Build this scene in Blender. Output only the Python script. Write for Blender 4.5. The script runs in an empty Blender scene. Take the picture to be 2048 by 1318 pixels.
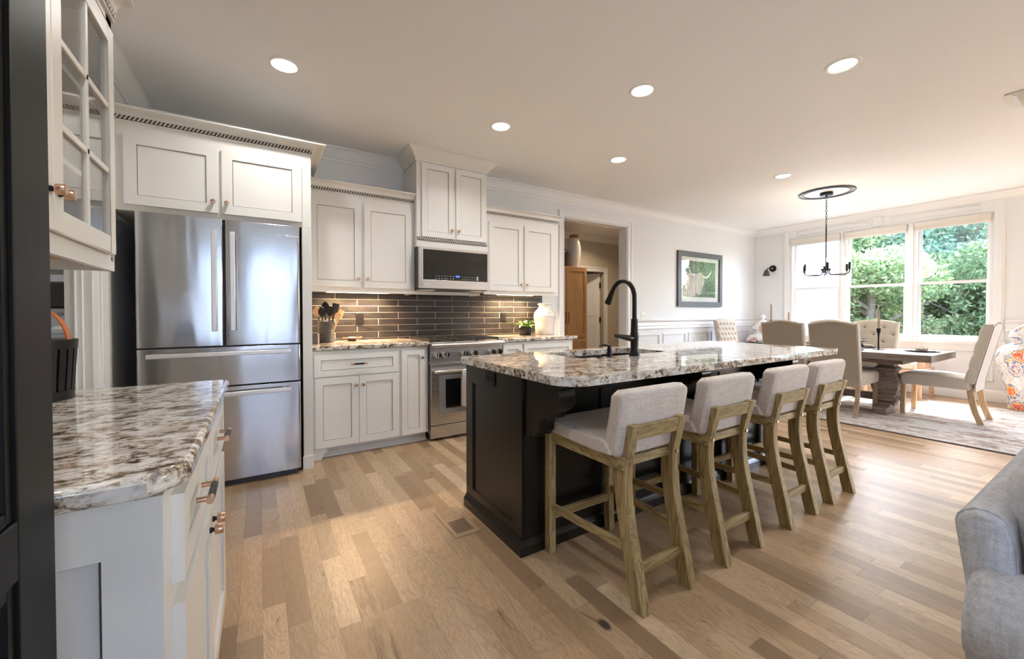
import bpy, bmesh, math, random
import numpy as np
from mathutils import Vector, Matrix
PI = math.pi
C = bpy.context.scene.collection
sc = bpy.context.scene
# ---------------------------------------------------------------- camera
cam_d = bpy.data.cameras.new('camera'); cam = bpy.data.objects.new('camera', cam_d); C.objects.link(cam)
YAW, PITCH, ROLL, FPX = .558311, -.013554, -.0019218, 808.5
fwd = Vector((math.sin(YAW)*math.cos(PITCH), math.cos(YAW)*math.cos(PITCH), math.sin(PITCH)))
rt = Vector((math.cos(YAW), -math.sin(YAW), 0)); up = rt.cross(fwd)
r2 = rt*math.cos(ROLL)+up*math.sin(ROLL); u2 = -rt*math.sin(ROLL)+up*math.cos(ROLL)
cam.matrix_world = Matrix(((r2.x, u2.x, -fwd.x, 0), (r2.y, u2.y, -fwd.y, 0), (r2.z, u2.z, -fwd.z, 1.19), (0, 0, 0, 1)))
cam_d.sensor_width = 36; cam_d.lens = FPX*36/2048; cam_d.shift_y = -21.14/2048
cam_d.clip_start = .05; cam_d.clip_end = 200
sc.camera = cam
# ---------------------------------------------------------------- light of the place
SKY_STRENGTH, SUN_STRENGTH, EXPOSURE = 2.3, 15.0, 0.74
sc.view_settings.view_transform = 'Standard'; sc.view_settings.look = 'None'
sc.view_settings.exposure = EXPOSURE; sc.view_settings.gamma = 1; sc.view_settings.use_curve_mapping = False
w = bpy.data.worlds.new('World'); sc.world = w; w.use_nodes = True
wn = w.node_tree.nodes; bg = wn['Background']
sky = wn.new('ShaderNodeTexSky'); sky.sky_type = 'NISHITA'; sky.sun_disc = False
sky.sun_elevation = math.radians(49); sky.sun_rotation = math.radians(82); sky.air_density = 1; sky.dust_density = 2
w.node_tree.links.new(sky.outputs[0], bg.inputs[0]); bg.inputs[1].default_value = SKY_STRENGTH
sun_d = bpy.data.lights.new('sun', 'SUN'); sun_d.energy = SUN_STRENGTH; sun_d.angle = .009; sun_d.color = (1, .98, .95)
sun = bpy.data.objects.new('sun', sun_d); C.objects.link(sun)
sun.rotation_euler = Vector((-.86, -.12, -1)).to_track_quat('-Z', 'Y').to_euler()
def portal(name, loc, size, rot):
    d = bpy.data.lights.new(name, 'AREA'); d.shape = 'RECTANGLE'; d.size, d.size_y = size; d.cycles.is_portal = True
    o = bpy.data.objects.new(name, d); C.objects.link(o); o.location = loc; o.rotation_euler = rot
portal('window_portal', (8.46, 2.37, 1.65), (2.5, 1.8), (PI/2, 0, PI/2))
portal('window_portal', (.6, -4.12, 1.5), (2.7, 2.3), (-PI/2, 0, 0))
portal('window_portal', (8.46, -1.9, 1.4), (3.3, 2.3), (PI/2, 0, PI/2))
sc.cycles.max_bounces = 10; sc.cycles.diffuse_bounces = 5; sc.cycles.glossy_bounces = 4; sc.cycles.transmission_bounces = 6
sc.cycles.transparent_max_bounces = 12; sc.cycles.caustics_reflective = False; sc.cycles.caustics_refractive = False
sc.cycles.sample_clamp_indirect = 6; sc.cycles.use_denoising = True
# ---------------------------------------------------------------- node helpers
class NT:
    def __init__(s, name):
        s.m = bpy.data.materials.new(name); s.m.use_nodes = True; s.t = s.m.node_tree
        s.b = s.t.nodes['Principled BSDF']; s.tc = None
    def n(s, typ, ins=None, **at):
        nd = s.t.nodes.new('ShaderNode'+typ)
        for k, v in at.items(): setattr(nd, k, v)
        for k, v in (ins or {}).items():
            sk = nd.inputs[k]
            if isinstance(v, bpy.types.NodeSocket): s.t.links.new(v, sk)
            else: sk.default_value = v
        return nd
    def co(s, scale=(1, 1, 1), loc=(0, 0, 0), rot=(0, 0, 0)):
        if s.tc is None: s.tc = s.n('TexCoord')
        return s.n('Mapping', {'Vector': s.tc.outputs['Object'], 'Scale': scale, 'Location': loc, 'Rotation': rot}).outputs[0]
    def m_(s, op, a, b=0.0, c=None):
        ins = {0: a, 1: b}
        if c is not None: ins[2] = c
        return s.n('Math', ins, operation=op).outputs[0]
    def noise(s, vec, scale, detail=3, rough=.5, dist=0):
        return s.n('TexNoise', {'Vector': vec, 'Scale': scale, 'Detail': detail, 'Roughness': rough, 'Distortion': dist}).outputs[0]
    def ramp(s, fac, stops, interp='LINEAR'):
        r = s.n('ValToRGB', {'Fac': fac}); e = r.color_ramp.elements; r.color_ramp.interpolation = interp
        while len(e) < len(stops): e.new(.5)
        for el, (p, c) in zip(e, stops):
            el.position = p; el.color = (c[0], c[1], c[2], 1) if not isinstance(c, (int, float)) else (c, c, c, 1)
        return r.outputs[0]
    def mix(s, fac, a, b, mode='MIX'):
        f = lambda c: (c[0], c[1], c[2], 1) if isinstance(c, tuple) else c
        return s.n('MixRGB', {0: fac, 1: f(a), 2: f(b)}, blend_type=mode).outputs[0]
    def set(s, **k):
        for a, v in k.items():
            sk = s.b.inputs[a.replace('_', ' ')]
            if isinstance(v, bpy.types.NodeSocket): s.t.links.new(v, sk)
            elif isinstance(v, tuple): sk.default_value = (v[0], v[1], v[2], 1)
            else: sk.default_value = v
        return s
    def bump(s, h, strength=.2, dist=.002):
        b = s.n('Bump', {'Height': h, 'Strength': strength, 'Distance': dist})
        s.t.links.new(b.outputs[0], s.b.inputs['Normal']); return s
def pm(name, col, rough=.5, metal=0., var=0., vs=6, bump=0., bs=60, coat=0., spec=.5, emit=None, stretch=(1, 1, 1)):
    k = NT(name); k.set(Roughness=rough, Metallic=metal)
    k.b.inputs['Specular IOR Level'].default_value = spec; k.b.inputs['Coat Weight'].default_value = coat
    if var:
        f = k.noise(k.co(stretch), vs, 4)
        k.set(Base_Color=k.mix(k.ramp(f, [(.3, 0), (.7, 1)]), tuple(c*(1-var) for c in col), tuple(min(1, c*(1+var)) for c in col)))
    else: k.set(Base_Color=col)
    if bump: k.bump(k.noise(k.co(stretch), bs, 3), bump, .001)
    if emit: k.b.inputs['Emission Color'].default_value = (*emit[0], 1); k.b.inputs['Emission Strength'].default_value = emit[1]
    return k.m
M = {}
M['wall'] = pm('wall_paint', (.80, .815, .83), .55, bump=.04, bs=300)
M['ceiling'] = pm('ceiling_paint', (.89, .89, .89), .7, bump=.04, bs=300)
M['trim'] = pm('trim_paint', (.86, .86, .86), .35)
M['cream'] = pm('cream_cabinet_paint', (.78, .765, .725), .38, bump=.03, bs=200, stretch=(1, 1, .2))
M['glaze'] = pm('brown_glaze_line', (.10, .065, .04), .5)
M['copper'] = pm('brushed_copper', (.62, .39, .27), .28, 1.)
M['blackmetal'] = pm('black_metal', (.018, .018, .02), .35, .6)
M['black'] = pm('matte_black', (.007, .0065, .0065), .42, spec=.3)
M['espresso'] = pm('espresso_paint', (.010, .0078, .006), .28, var=.15, vs=300, bump=.05, bs=350, spec=.4)
M['doorblack'] = pm('black_door_paint', (.006, .0058, .0060), .42, spec=.18, bump=.1, bs=500, stretch=(1, 1, .1))
M['bronze'] = pm('oil_rubbed_bronze', (.02, .017, .017), .3, .7)
M['white'] = pm('white_plastic', (.82, .82, .80), .35)
M['chrome'] = pm('polished_steel', (.78, .77, .75), .12, 1.)
M['iron'] = pm('cast_iron', (.035, .03, .028), .5, .3, bump=.1, bs=200)
M['darkglass'] = pm('dark_glass', (.006, .007, .008), .05, spec=.6)
M['grayglass'] = pm('gray_door_glass', (.22, .22, .22), .15)
M['darkcase'] = pm('dark_grey_case', (.07, .07, .075), .4, .3)
M['ceramicwhite'] = pm('glazed_white_stoneware', (.80, .77, .72), .2, coat=.4, var=.04, vs=9)
M['bulb'] = pm('lit_bulb', (1, .9, .8), .5, emit=((1, .85, .65), 14))
M['lamp'] = pm('lit_lens', (1, 1, 1), .5, emit=((1, .93, .86), 7))
M['ledwarm'] = pm('warm_led_lens', (1, .8, .6), .5, emit=((1, .72, .42), 9))
M['register'] = pm('oak_register', (.40, .28, .175), .4, var=.12, vs=14, stretch=(4, .5, 1))
M['soil'] = pm('soil', (.05, .035, .02), .9)
M['candle'] = pm('taupe_wax', (.42, .34, .25), .5)
M['napkin'] = pm('taupe_linen_napkin', (.36, .31, .25), .9, bump=.2, bs=400)
M['plate'] = pm('slate_grey_plate', (.10, .105, .115), .35)
M['platerim'] = pm('pale_plate', (.55, .56, .57), .3)
M['amber'] = None
M['blind'] = pm('oatmeal_blind_fabric', (.74, .70, .64), .85, bump=.15, bs=500)
M['orange'] = pm('orange_leather', (.60, .17, .04), .5)
M['grate'] = pm('dark_slot', (.02, .015, .012), .6)
M['blue'] = pm('blue_display', (.05, .1, .9), .4, emit=((.08, .2, 1), 2.5))
M['legend'] = pm('grey_legend_print', (.45, .45, .45), .5)
M['gun'] = pm('pewter_sculpture', (.06, .06, .065), .3, .7)
M['siding'] = pm('white_painted_siding', (.9, .9, .9), .5)
M['backdropwall'] = pm('grey_added_backdrop', (.34, .36, .40), .9)  # mid grey for the added wall that the steel doors reflect
M['shelfwhite'] = pm('white_shelf', (.62, .64, .68), .5)
M['greige'] = pm('greige_wall_paint', (.42, .40, .36), .6)
M['outer'] = pm('tan_plywood', (.62, .43, .26), .6, var=.15, vs=8, stretch=(1, 6, 6))
M['towel'] = pm('grey_terry_cloth', (.50, .46, .45), .95, bump=.5, bs=500)

def wood(name, dark, light, axis='z', scale=1., rough=.5, grain=.5):
    k = NT(name); st = {'x': (.12, 1, 1), 'y': (1, .12, 1), 'z': (1, 1, .08)}[axis]
    v = k.co(tuple(a*scale for a in st))
    f = k.noise(v, 60, 5, .6, .3); g = k.noise(v, 9, 3, .5, 1.2)
    rings = k.m_('FRACT', k.m_('MULTIPLY', g, 9))
    h = k.m_('ADD', k.m_('MULTIPLY', f, .75), k.m_('MULTIPLY', rings, .25))
    k.set(Base_Color=k.ramp(h, [(.32, dark), (.62, light)]), Roughness=rough); k.bump(f, grain, .0012)
    return k.m
M['oak'] = wood('weathered_oak', (.19, .13, .052), (.42, .31, .145), 'z', 1.3, .55)
M['oakx'] = wood('weathered_oak_rail', (.19, .13, .052), (.42, .31, .145), 'x', 1.3, .55)
M['oaky'] = wood('weathered_oak_side_rail', (.19, .13, .052), (.42, .31, .145), 'y', 1.3, .55)
M['legwood'] = wood('chair_leg_oak', (.20, .13, .08), (.38, .27, .17), 'z', 1, .5, .2)
M['honey'] = wood('honey_leg_oak', (.40, .25, .13), (.58, .40, .23), 'z', 1, .45, .2)
M['tablewood'] = wood('grey_brown_table_wood', (.11, .085, .068), (.25, .195, .155), 'y', 1, .5, .3)
M['amber'] = wood('honey_maple', (.46, .25, .10), (.58, .34, .15), 'z', .6, .4, .1)
M['redwood'] = wood('pale_red_cedar', (.50, .30, .20), (.70, .48, .34), 'z', 1, .5, .2)
M['spoonwood'] = wood('utensil_wood', (.40, .24, .12), (.62, .42, .24), 'z', 1, .5, .2)

def fabric(name, c, sc_=420, var=.14, st=.5):
    k = NT(name); v = k.co()
    f = k.noise(v, sc_, 3, .7); g = k.noise(k.co((1, 1, .1)), sc_*.45, 3, .6); g2 = k.noise(k.co((.1, .25, 1)), sc_*.45, 3, .6)
    h = k.m_('ADD', k.m_('MULTIPLY', f, .34), k.m_('MULTIPLY', k.m_('ADD', g, g2), .36))
    k.set(Base_Color=k.ramp(h, [(.36, tuple(x*(1-var*2) for x in c)), (.60, tuple(min(1, x*(1+var)) for x in c))]), Roughness=.95)
    k.b.inputs['Sheen Weight'].default_value = .25; k.b.inputs['Specular IOR Level'].default_value = .15
    k.bump(h, st, .0015); return k.m
M['stoolfab'] = fabric('heathered_linen', (.60, .53, .48), 420, .13, .5)
M['linen'] = fabric('natural_linen', (.60, .545, .465), 500, .08, .3)
M['backlinen'] = fabric('tan_back_linen', (.345, .295, .235), 500, .08, .3)
M['sofafab'] = fabric('grey_slub_weave', (.50, .51, .545), 260, .16, .8)
M['cushion'] = fabric('white_cushion_cloth', (.70, .66, .62), 500, .05, .3)

def granite():
    k = NT('granite'); v = k.co((1, 1.4, 1.4), rot=(0, 0, .12))
    w1 = k.noise(v, 2.6, 4, .6, 1.2)
    n1 = k.noise(v, 17, 9, .74, .8); n2 = k.noise(k.co((1, 1.5, 1.5), (5, 3, 1)), 34, 6, .7, .4); n3 = k.noise(v, 5, 5, .6, 1.5)
    vo = k.n('TexVoronoi', {'Vector': k.co((1, 1.4, 1.4)), 'Scale': 85}).outputs['Color']
    vb = k.n('SeparateColor', {0: vo}).outputs[0]
    h = k.m_('ADD', k.m_('ADD', k.m_('MULTIPLY', n1, .62), k.m_('MULTIPLY', n2, .26)), k.m_('MULTIPLY', w1, .16))
    h = k.m_('ADD', h, k.m_('MULTIPLY', k.m_('SUBTRACT', vb, .5), .05))
    c = k.ramp(h, [(.40, (.022, .018, .016)), (.455, (.10, .065, .04)), (.485, (.30, .22, .15)), (.515, (.56, .50, .43)), (.56, (.72, .70, .66)), (.68, (.82, .81, .80))])
    tan = k.ramp(n3, [(.50, 0), (.64, .55)])
    c = k.mix(tan, c, (.52, .36, .24), 'MULTIPLY')
    gr = k.ramp(k.noise(k.co((1, 2, 2), (9, 9, 2)), 6, 4, .6, 1), [(.52, 0), (.68, .35)])
    c = k.mix(gr, c, (.50, .52, .56))
    k.set(Base_Color=c, Roughness=.035); k.b.inputs['Specular IOR Level'].default_value = .6
    return k.m
M['granite'] = granite()

def steel(name, col=(.56, .56, .575), rough=.17, wav=1.0):
    k = NT(name); f = k.noise(k.co((1.2, 1.2, 260)), 3, 3, .6); g = k.noise(k.co((1, 1, .16)), 6.5, 1, .4, .5)
    k.set(Base_Color=k.ramp(f, [(.3, tuple(c*.93 for c in col)), (.7, col)]), Metallic=1., Roughness=k.ramp(f, [(.3, rough*.8), (.7, rough*1.25)]))
    h = k.m_('ADD', k.m_('MULTIPLY', g, wav), k.m_('MULTIPLY', f, .004)); k.bump(h, .5, .012); return k.m
M['steel'] = steel('brushed_stainless'); M['steel2'] = steel('satin_stainless', (.64, .625, .61), .30, .12)
M['handle'] = pm('satin_handle_steel', (.74, .72, .71), .42, .75)

def floor_mat():
    k = NT('oak_plank_floor'); tc = k.n('TexCoord').outputs['Object']; s3 = k.n('SeparateXYZ', {0: tc}); X, Y = s3.outputs[0], s3.outputs[1]
    xw = k.m_('DIVIDE', X, .0815); row = k.m_('FLOOR', xw); rf = k.m_('FRACT', xw)
    r1 = k.n('TexWhiteNoise', {'W': row}, noise_dimensions='1D').outputs['Value']
    r1b = k.n('TexWhiteNoise', {'W': k.m_('ADD', row, 71.3)}, noise_dimensions='1D').outputs['Value']
    L = k.m_('ADD', .45, k.m_('MULTIPLY', r1b, .75))
    yy = k.m_('ADD', k.m_('DIVIDE', Y, L), k.m_('MULTIPLY', r1, 17.3)); idx = k.m_('FLOOR', yy); yf = k.m_('FRACT', yy)
    w2 = k.n('TexWhiteNoise', {'Vector': k.n('CombineXYZ', {0: row, 1: idx}).outputs[0]}, noise_dimensions='2D')
    rv = w2.outputs['Value']; rc = k.n('SeparateColor', {0: w2.outputs['Color']})
    base = k.ramp(rv, [(0, (.25, .165, .095)), (.12, (.35, .24, .145)), (.45, (.47, .335, .21)), (.8, (.56, .41, .265)), (1, (.67, .51, .345))])
    hue = k.mix(rc.outputs[1], (1.04, .98, .93), (.98, 1.0, 1.0))
    base = k.mix(.8, base, hue, 'MULTIPLY')
    off = k.m_('MULTIPLY', rv, 53.)
    gv = k.n('CombineXYZ', {0: k.m_('ADD', k.m_('MULTIPLY', X, 1.), off), 1: k.m_('MULTIPLY', Y, .1), 2: off}).outputs[0]
    fine = k.noise(gv, 190, 4, .65, .2)
    gv2 = k.n('CombineXYZ', {0: k.m_('ADD', X, off), 1: k.m_('MULTIPLY', Y, .22), 2: off}).outputs[0]
    big = k.noise(gv2, 9, 3, .5, .8)
    rings = k.m_('MULTIPLY', k.m_('ADD', k.m_('SINE', k.m_('MULTIPLY', big, 110)), 1), .5)
    c = k.mix(k.m_('MULTIPLY', k.ramp(rings, [(.55, 0), (1, 1)]), .28), base, (.24, .145, .08))
    c = k.mix(k.m_('MULTIPLY', k.ramp(fine, [(.42, 1), (.6, 0)]), .30), c, (.25, .15, .085))
    # mineral streaks and knots
    st = k.noise(k.n('CombineXYZ', {0: k.m_('ADD', X, off), 1: k.m_('MULTIPLY', Y, .3), 2: k.m_('ADD', off, 9)}).outputs[0], 16, 5, .6, 1)
    sf = k.m_('MULTIPLY', k.ramp(st, [(.63, 0), (.72, 1)]), k.ramp(rc.outputs[2], [(.55, 0), (.75, .75)]))
    c = k.mix(sf, c, (.10, .06, .035))
    # two marked boards: a dark knot near the stools, a spalted board before the cabinets
    ex = k.m_('POWER', k.m_('DIVIDE', k.m_('SUBTRACT', X, 1.108), .026), 2.); ey = k.m_('POWER', k.m_('DIVIDE', k.m_('SUBTRACT', Y, 1.11), .045), 2.)
    kn = k.ramp(k.m_('ADD', k.m_('ADD', ex, ey), k.m_('MULTIPLY', fine, .5)), [(.5, 1), (1.0, 0)])
    c = k.mix(k.m_('MULTIPLY', kn, .9), c, (.045, .035, .032))
    inb = k.m_('MULTIPLY', k.m_('COMPARE', row, 4., .5), k.m_('MULTIPLY', k.m_('LESS_THAN', Y, 1.90), k.m_('GREATER_THAN', Y, 1.10)))
    sp = k.ramp(k.noise(k.n('CombineXYZ', {0: X, 1: k.m_('MULTIPLY', Y, .14), 2: 3.}).outputs[0], 38, 5, .65, .6), [(.46, 0), (.62, .75)])
    c = k.mix(k.m_('MULTIPLY', inb, .35), c, (.36, .24, .13)); c = k.mix(k.m_('MULTIPLY', inb, sp), c, (.11, .065, .04))
    gap = k.m_('MAXIMUM', k.m_('LESS_THAN', rf, .014), k.m_('LESS_THAN', yf, .0022))
    c = k.mix(k.m_('MULTIPLY', gap, .6), c, (.10, .06, .035))
    k.set(Base_Color=c, Roughness=k.ramp(fine, [(.3, .40), (.7, .31)])); k.b.inputs['Specular IOR Level'].default_value = .6
    k.bump(k.m_('SUBTRACT', k.m_('MULTIPLY', fine, .25), gap), .12, .0008); return k.m
M['floor'] = floor_mat()

def tile_mat():
    k = NT('charcoal_tile'); f = k.noise(k.co((1, 1, 3)), 7, 4, .6, .8)
    k.set(Base_Color=k.ramp(f, [(.3, (.010, .010, .012)), (.7, (.030, .026, .025))]), Roughness=k.ramp(f, [(.3, .30), (.7, .5)]))
    k.bump(k.noise(k.co((1, 1, 2)), 14, 3), .35, .004); return k.m
M['tile'] = tile_mat(); M['grout'] = pm('pale_grout', (.50, .44, .38), .9)
M['hallwall'] = pm('beige_hall_paint', (.60, .54, .44), .6)
def rug_mat():
    k = NT('distressed_rug'); v = k.co((1.9, .8, 1)); n1 = k.noise(v, 3.2, 7, .7, .8); n2 = k.noise(k.co((1.5, 1, 1), (4, 1, 0)), 17, 5, .7, .5)
    h = k.m_('ADD', k.m_('MULTIPLY', n1, .62), k.m_('MULTIPLY', n2, .38))
    c = k.ramp(h, [(.40, (.22, .16, .13)), (.47, (.38, .32, .28)), (.52, (.54, .51, .47)), (.64, (.61, .59, .56))])
    k.set(Base_Color=c, Roughness=1.); k.bump(k.noise(k.co(), 330, 2), .5, .003); return k.m
M['rug'] = rug_mat(); M['rugedge'] = pm('rug_binding', (.10, .08, .07), .9)
def jar_mat():
    k = NT('painted_floral_glaze'); v = k.co((1, 1, .8))
    vo = k.n('TexVoronoi', {'Vector': v, 'Scale': 6.2, 'Randomness': .6}); d = vo.outputs['Distance']; cc = k.n('SeparateColor', {0: vo.outputs['Color']})
    pet = k.m_('MULTIPLY', k.m_('SINE', k.m_('MULTIPLY', k.noise(v, 22, 2), 30)), .05); d2 = k.m_('ADD', d, pet)
    red = k.ramp(d2, [(0, (.9, .65, .15)), (.08, (.70, .06, .06)), (.19, (.85, .70, .55)), (.24, (.80, .18, .06)), (.34, (.85, .55, .12)), (.40, (.80, .78, .74)), (.44, (.05, .08, .28)), (.49, (.78, .77, .75))], 'CONSTANT')
    blu = k.ramp(d2, [(0, (.75, .12, .15)), (.09, (.78, .74, .62)), (.2, (.10, .16, .42)), (.25, (.80, .45, .45)), (.32, (.78, .77, .72)), (.42, (.05, .09, .32)), (.47, (.78, .77, .75))], 'CONSTANT')
    c = k.mix(k.m_('GREATER_THAN', cc.outputs[0], .5), red, blu)
    s2 = k.n('TexVoronoi', {'Vector': v, 'Scale': 38, 'Randomness': 1}); sd = k.m_('LESS_THAN', s2.outputs['Distance'], .30)
    small = k.mix(k.n('SeparateColor', {0: s2.outputs['Color']}).outputs[1], (.12, .2, .4), (.75, .35, .15))
    c = k.mix(k.m_('MULTIPLY', k.m_('MULTIPLY', sd, k.m_('GREATER_THAN', d2, .42)), .6), c, small)
    k.set(Base_Color=c, Roughness=.12); k.b.inputs['Coat Weight'].default_value = .4; return k.m
M['jar'] = jar_mat()
def glass_mat(name, tint=(1, 1, 1), r=.0):
    k = NT(name); t = k.t; o = t.nodes['Material Output']
    tr = k.n('BsdfTransparent', {0: (*tint, 1)}); gl = k.n('BsdfGlossy', {'Roughness': r}); lw = k.n('LayerWeight', {'Blend': .5}).outputs['Facing']
    fr = k.m_('ADD', .035, k.m_('MULTIPLY', k.m_('POWER', lw, 4.), .9))
    mx = k.n('MixShader', {0: fr, 1: tr.outputs[0], 2: gl.outputs[0]}); t.links.new(mx.outputs[0], o.inputs[0]); return k.m
M['glass'] = glass_mat('clear_window_glass')
def leaf_mat(name, a, b, cc=None):
    k = NT(name); g = k.n('NewGeometry').outputs['Random Per Island']
    c = k.ramp(g, [(0, a), (.6, b), (1, cc or b)]); k.set(Base_Color=c, Roughness=.5)
    o = k.t.nodes['Material Output']; tl = k.n('BsdfTranslucent', {0: c}); mx = k.n('MixShader', {0: .5, 1: k.b.outputs[0], 2: tl.outputs[0]})
    k.t.links.new(mx.outputs[0], o.inputs[0]); return k.m
M['leafA'] = leaf_mat('green_leaves', (.13, .22, .11), (.30, .42, .21), (.56, .62, .34))
M['leafB'] = leaf_mat('bluish_green_leaves', (.12, .21, .15), (.28, .40, .28), (.50, .60, .48))
M['leafC'] = leaf_mat('yellow_green_leaves', (.11, .19, .08), (.25, .34, .15), (.46, .50, .28))
M['bark'] = pm('grey_bark', (.16, .13, .11), .9, var=.3, vs=20)
M['grass'] = pm('grey_green_ground', (.11, .13, .09), .9, var=.3, vs=3)
def plant_mat():
    k = NT('variegated_leaf'); f = k.noise(k.co((1, 1, .4)), 38, 3)
    k.set(Base_Color=k.ramp(f, [(.40, (.02, .10, .02)), (.50, (.18, .42, .04)), (.62, (.70, .80, .35))]), Roughness=.35); return k.m
M['plant'] = plant_mat()
def print_mat():
    k = NT('printed_foliage'); f = k.noise(k.co(), 22, 6, .7)
    k.set(Base_Color=k.ramp(f, [(.35, (.03, .06, .03)), (.52, (.10, .16, .07)), (.7, (.30, .36, .18))]), Roughness=.6); return k.m
M['print'] = print_mat()
M['cow'] = pm('printed_pale_hair', (.50, .46, .38), .6, var=.35, vs=60, stretch=(1, 1, .15))
M['matboard'] = pm('white_mat_board', (.78, .78, .76), .8)
M['greyframe'] = pm('grey_stained_frame', (.085, .095, .115), .4, bump=.15, bs=200)
M['basketmat'] = pm('dark_wicker', (.09, .055, .035), .7, bump=.8, bs=120)
M['wickerband'] = pm('rope_band', (.35, .20, .09), .8, bump=.6, bs=150)
# ---------------------------------------------------------------- mesh helpers
class MB:
    """collects shapes; built as ONE mesh. F maps (u, v, d) to the thing's (x, y, z)."""
    def __init__(s, F=None): s.bm = bmesh.new(); s.mi = 0; s.F = F
    def face(s, vs):
        try: f = s.bm.faces.new(vs); f.material_index = s.mi; return f
        except ValueError: return None
    def v(s, p):
        if s.F: p = s.F(*p)
        return s.bm.verts.new(p)
    def box(s, x0, x1, y0, y1, z0, z1):
        a = [s.v((x, y, z)) for z in (z0, z1) for y in (y0, y1) for x in (x0, x1)]
        for q in ((0, 1, 3, 2), (4, 5, 7, 6), (0, 1, 5, 4), (2, 3, 7, 6), (0, 2, 6, 4), (1, 3, 7, 5)): s.face([a[i] for i in q])
        return s
    def hexa(s, pts):
        a = [s.v(p) for p in pts]
        for q in ((0, 1, 3, 2), (4, 5, 7, 6), (0, 1, 5, 4), (2, 3, 7, 6), (0, 2, 6, 4), (1, 3, 7, 5)): s.face([a[i] for i in q])
        return s
    def loft(s, rings, caps=True, closed=True):
        R = [[s.v(p) for p in r] for r in rings]; n = len(R[0])
        for i in range(len(R)-1):
            for j in range(n if closed else n-1):
                s.face([R[i][j], R[i][(j+1) % n], R[i+1][(j+1) % n], R[i+1][j]])
        if caps and closed: s.face(R[0][::-1]); s.face(R[-1])
        return s
    def lathe(s, prof, c=(0, 0, 0), n=24, axis='z', caps=True):
        rings = []
        for r, h in prof:
            ring = []
            for i in range(n):
                a = 2*PI*i/n; x, y = max(r, 1e-5)*math.cos(a), max(r, 1e-5)*math.sin(a)
                p = {'z': (x, y, h), 'y': (x, h, y), 'x': (h, x, y)}[axis]
                ring.append((p[0]+c[0], p[1]+c[1], p[2]+c[2]))
            rings.append(ring)
        return s.loft(rings, caps)
    def tube(s, pts, r, n=10, caps=True, sq=None):
        pts = [Vector(p) for p in pts]; rings = []; rr = r if isinstance(r, (list, tuple)) else [r]*len(pts)
        t0 = (pts[1]-pts[0]).normalized(); ref = Vector((0, 0, 1)) if abs(t0.z) < .9 else Vector((1, 0, 0)); nrm = t0.cross(ref).normalized()
        for i, p in enumerate(pts):
            t = (pts[min(i+1, len(pts)-1)]-pts[max(i-1, 0)]).normalized()
            nrm = (nrm - t*nrm.dot(t)).normalized(); b = t.cross(nrm)
            rings.append([tuple(p+nrm*rr[i]*math.cos(2*PI*j/n)+b*rr[i]*math.sin(2*PI*j/n)) for j in range(n)])
        return s.loft(rings, caps)
    def prism(s, poly, a0, a1, plane='xy'):
        f = {'xy': lambda u, v, w_: (u, v, w_), 'xz': lambda u, v, w_: (u, w_, v), 'yz': lambda u, v, w_: (w_, u, v)}[plane]
        return s.loft([[f(u, v, a0) for u, v in poly], [f(u, v, a1) for u, v in poly]])
    def sweep(s, path, prof, closed=False):
        """profile [(outward, z)] swept along an xy path with mitred corners; outward is to the right of travel"""
        n = len(path); rings = []
        for i, (x, y) in enumerate(path):
            p = Vector((x, y)); ds = []
            if i > 0 or closed: ds.append((p-Vector(path[i-1])).normalized())
            if i < n-1 or closed: ds.append((Vector(path[(i+1) % n])-p).normalized())
            ns = [Vector((d.y, -d.x)) for d in ds]
            m = ns[0] if len(ns) == 1 else (ns[0]+ns[1])/max(1e-6, (1+ns[0].dot(ns[1])))
            rings.append([(x+m.x*d, y+m.y*d, z) for d, z in prof])
        if closed: rings.append(rings[0])
        return s.loft(rings, not closed)
    def ball(s, c, r, n=12, sz=1.):
        return s.lathe([(r*math.sin(PI*i/n), -r*sz*math.cos(PI*i/n)) for i in range(n+1)], c, n*2)
    def surf(s, fn, nu, nv):
        g = [[s.v(fn(i/nu, j/nv)) for i in range(nu+1)] for j in range(nv+1)]
        for j in range(nv):
            for i in range(nu): s.face([g[j][i], g[j][i+1], g[j+1][i+1], g[j+1][i]])
        return s
    def build(s, name, mats, parent=None, bev=0, sub=0, ang=35, seg=2, off=None):
        if off is not None: bmesh.ops.translate(s.bm, verts=s.bm.verts, vec=-Vector(off))
        bmesh.ops.remove_doubles(s.bm, verts=s.bm.verts, dist=1e-6)
        bmesh.ops.recalc_face_normals(s.bm, faces=s.bm.faces)
        me = bpy.data.meshes.new(name); s.bm.to_mesh(me); s.bm.free()
        for m in (mats if isinstance(mats, (list, tuple)) else [mats]): me.materials.append(M[m] if isinstance(m, str) else m)
        me.polygons.foreach_set('use_smooth', [True]*len(me.polygons))
        o = bpy.data.objects.new(name, me); C.objects.link(o)
        if ang < 180: me.set_sharp_from_angle(angle=math.radians(ang))
        if bev:
            b = o.modifiers.new('b', 'BEVEL'); b.width = bev; b.segments = seg; b.limit_method = 'ANGLE'; b.angle_limit = math.radians(40)
        if sub: u = o.modifiers.new('s', 'SUBSURF'); u.levels = u.render_levels = sub
        if parent is not None: o.parent = parent
        return o
def root_of(o):
    while o.parent is not None: o = o.parent
    return o
def thing(name, label, cat, loc=(0, 0, 0), rz=0, group=None):
    o = bpy.data.objects.new(name, None); C.objects.link(o); o.location = loc; o.rotation_euler = (0, 0, rz)
    o.empty_display_size = .1; o['label'] = label; o['category'] = cat
    if group: o['group'] = group
    return o
def tag(o, label, cat, group=None):
    o['label'] = label; o['category'] = cat
    if group: o['group'] = group
    return o
def struct(mb, name, mats, parent=None, **k):
    o = mb.build(name, mats, parent, **k)
    if parent is None: o['kind'] = 'structure'
    return o
def part(mb, name, mats, t, **k):
    """geometry collected in world coordinates, attached to a thing that stands unrotated at its own location"""
    return mb.build(name, mats, t, off=root_of(t).location, **k)
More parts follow.
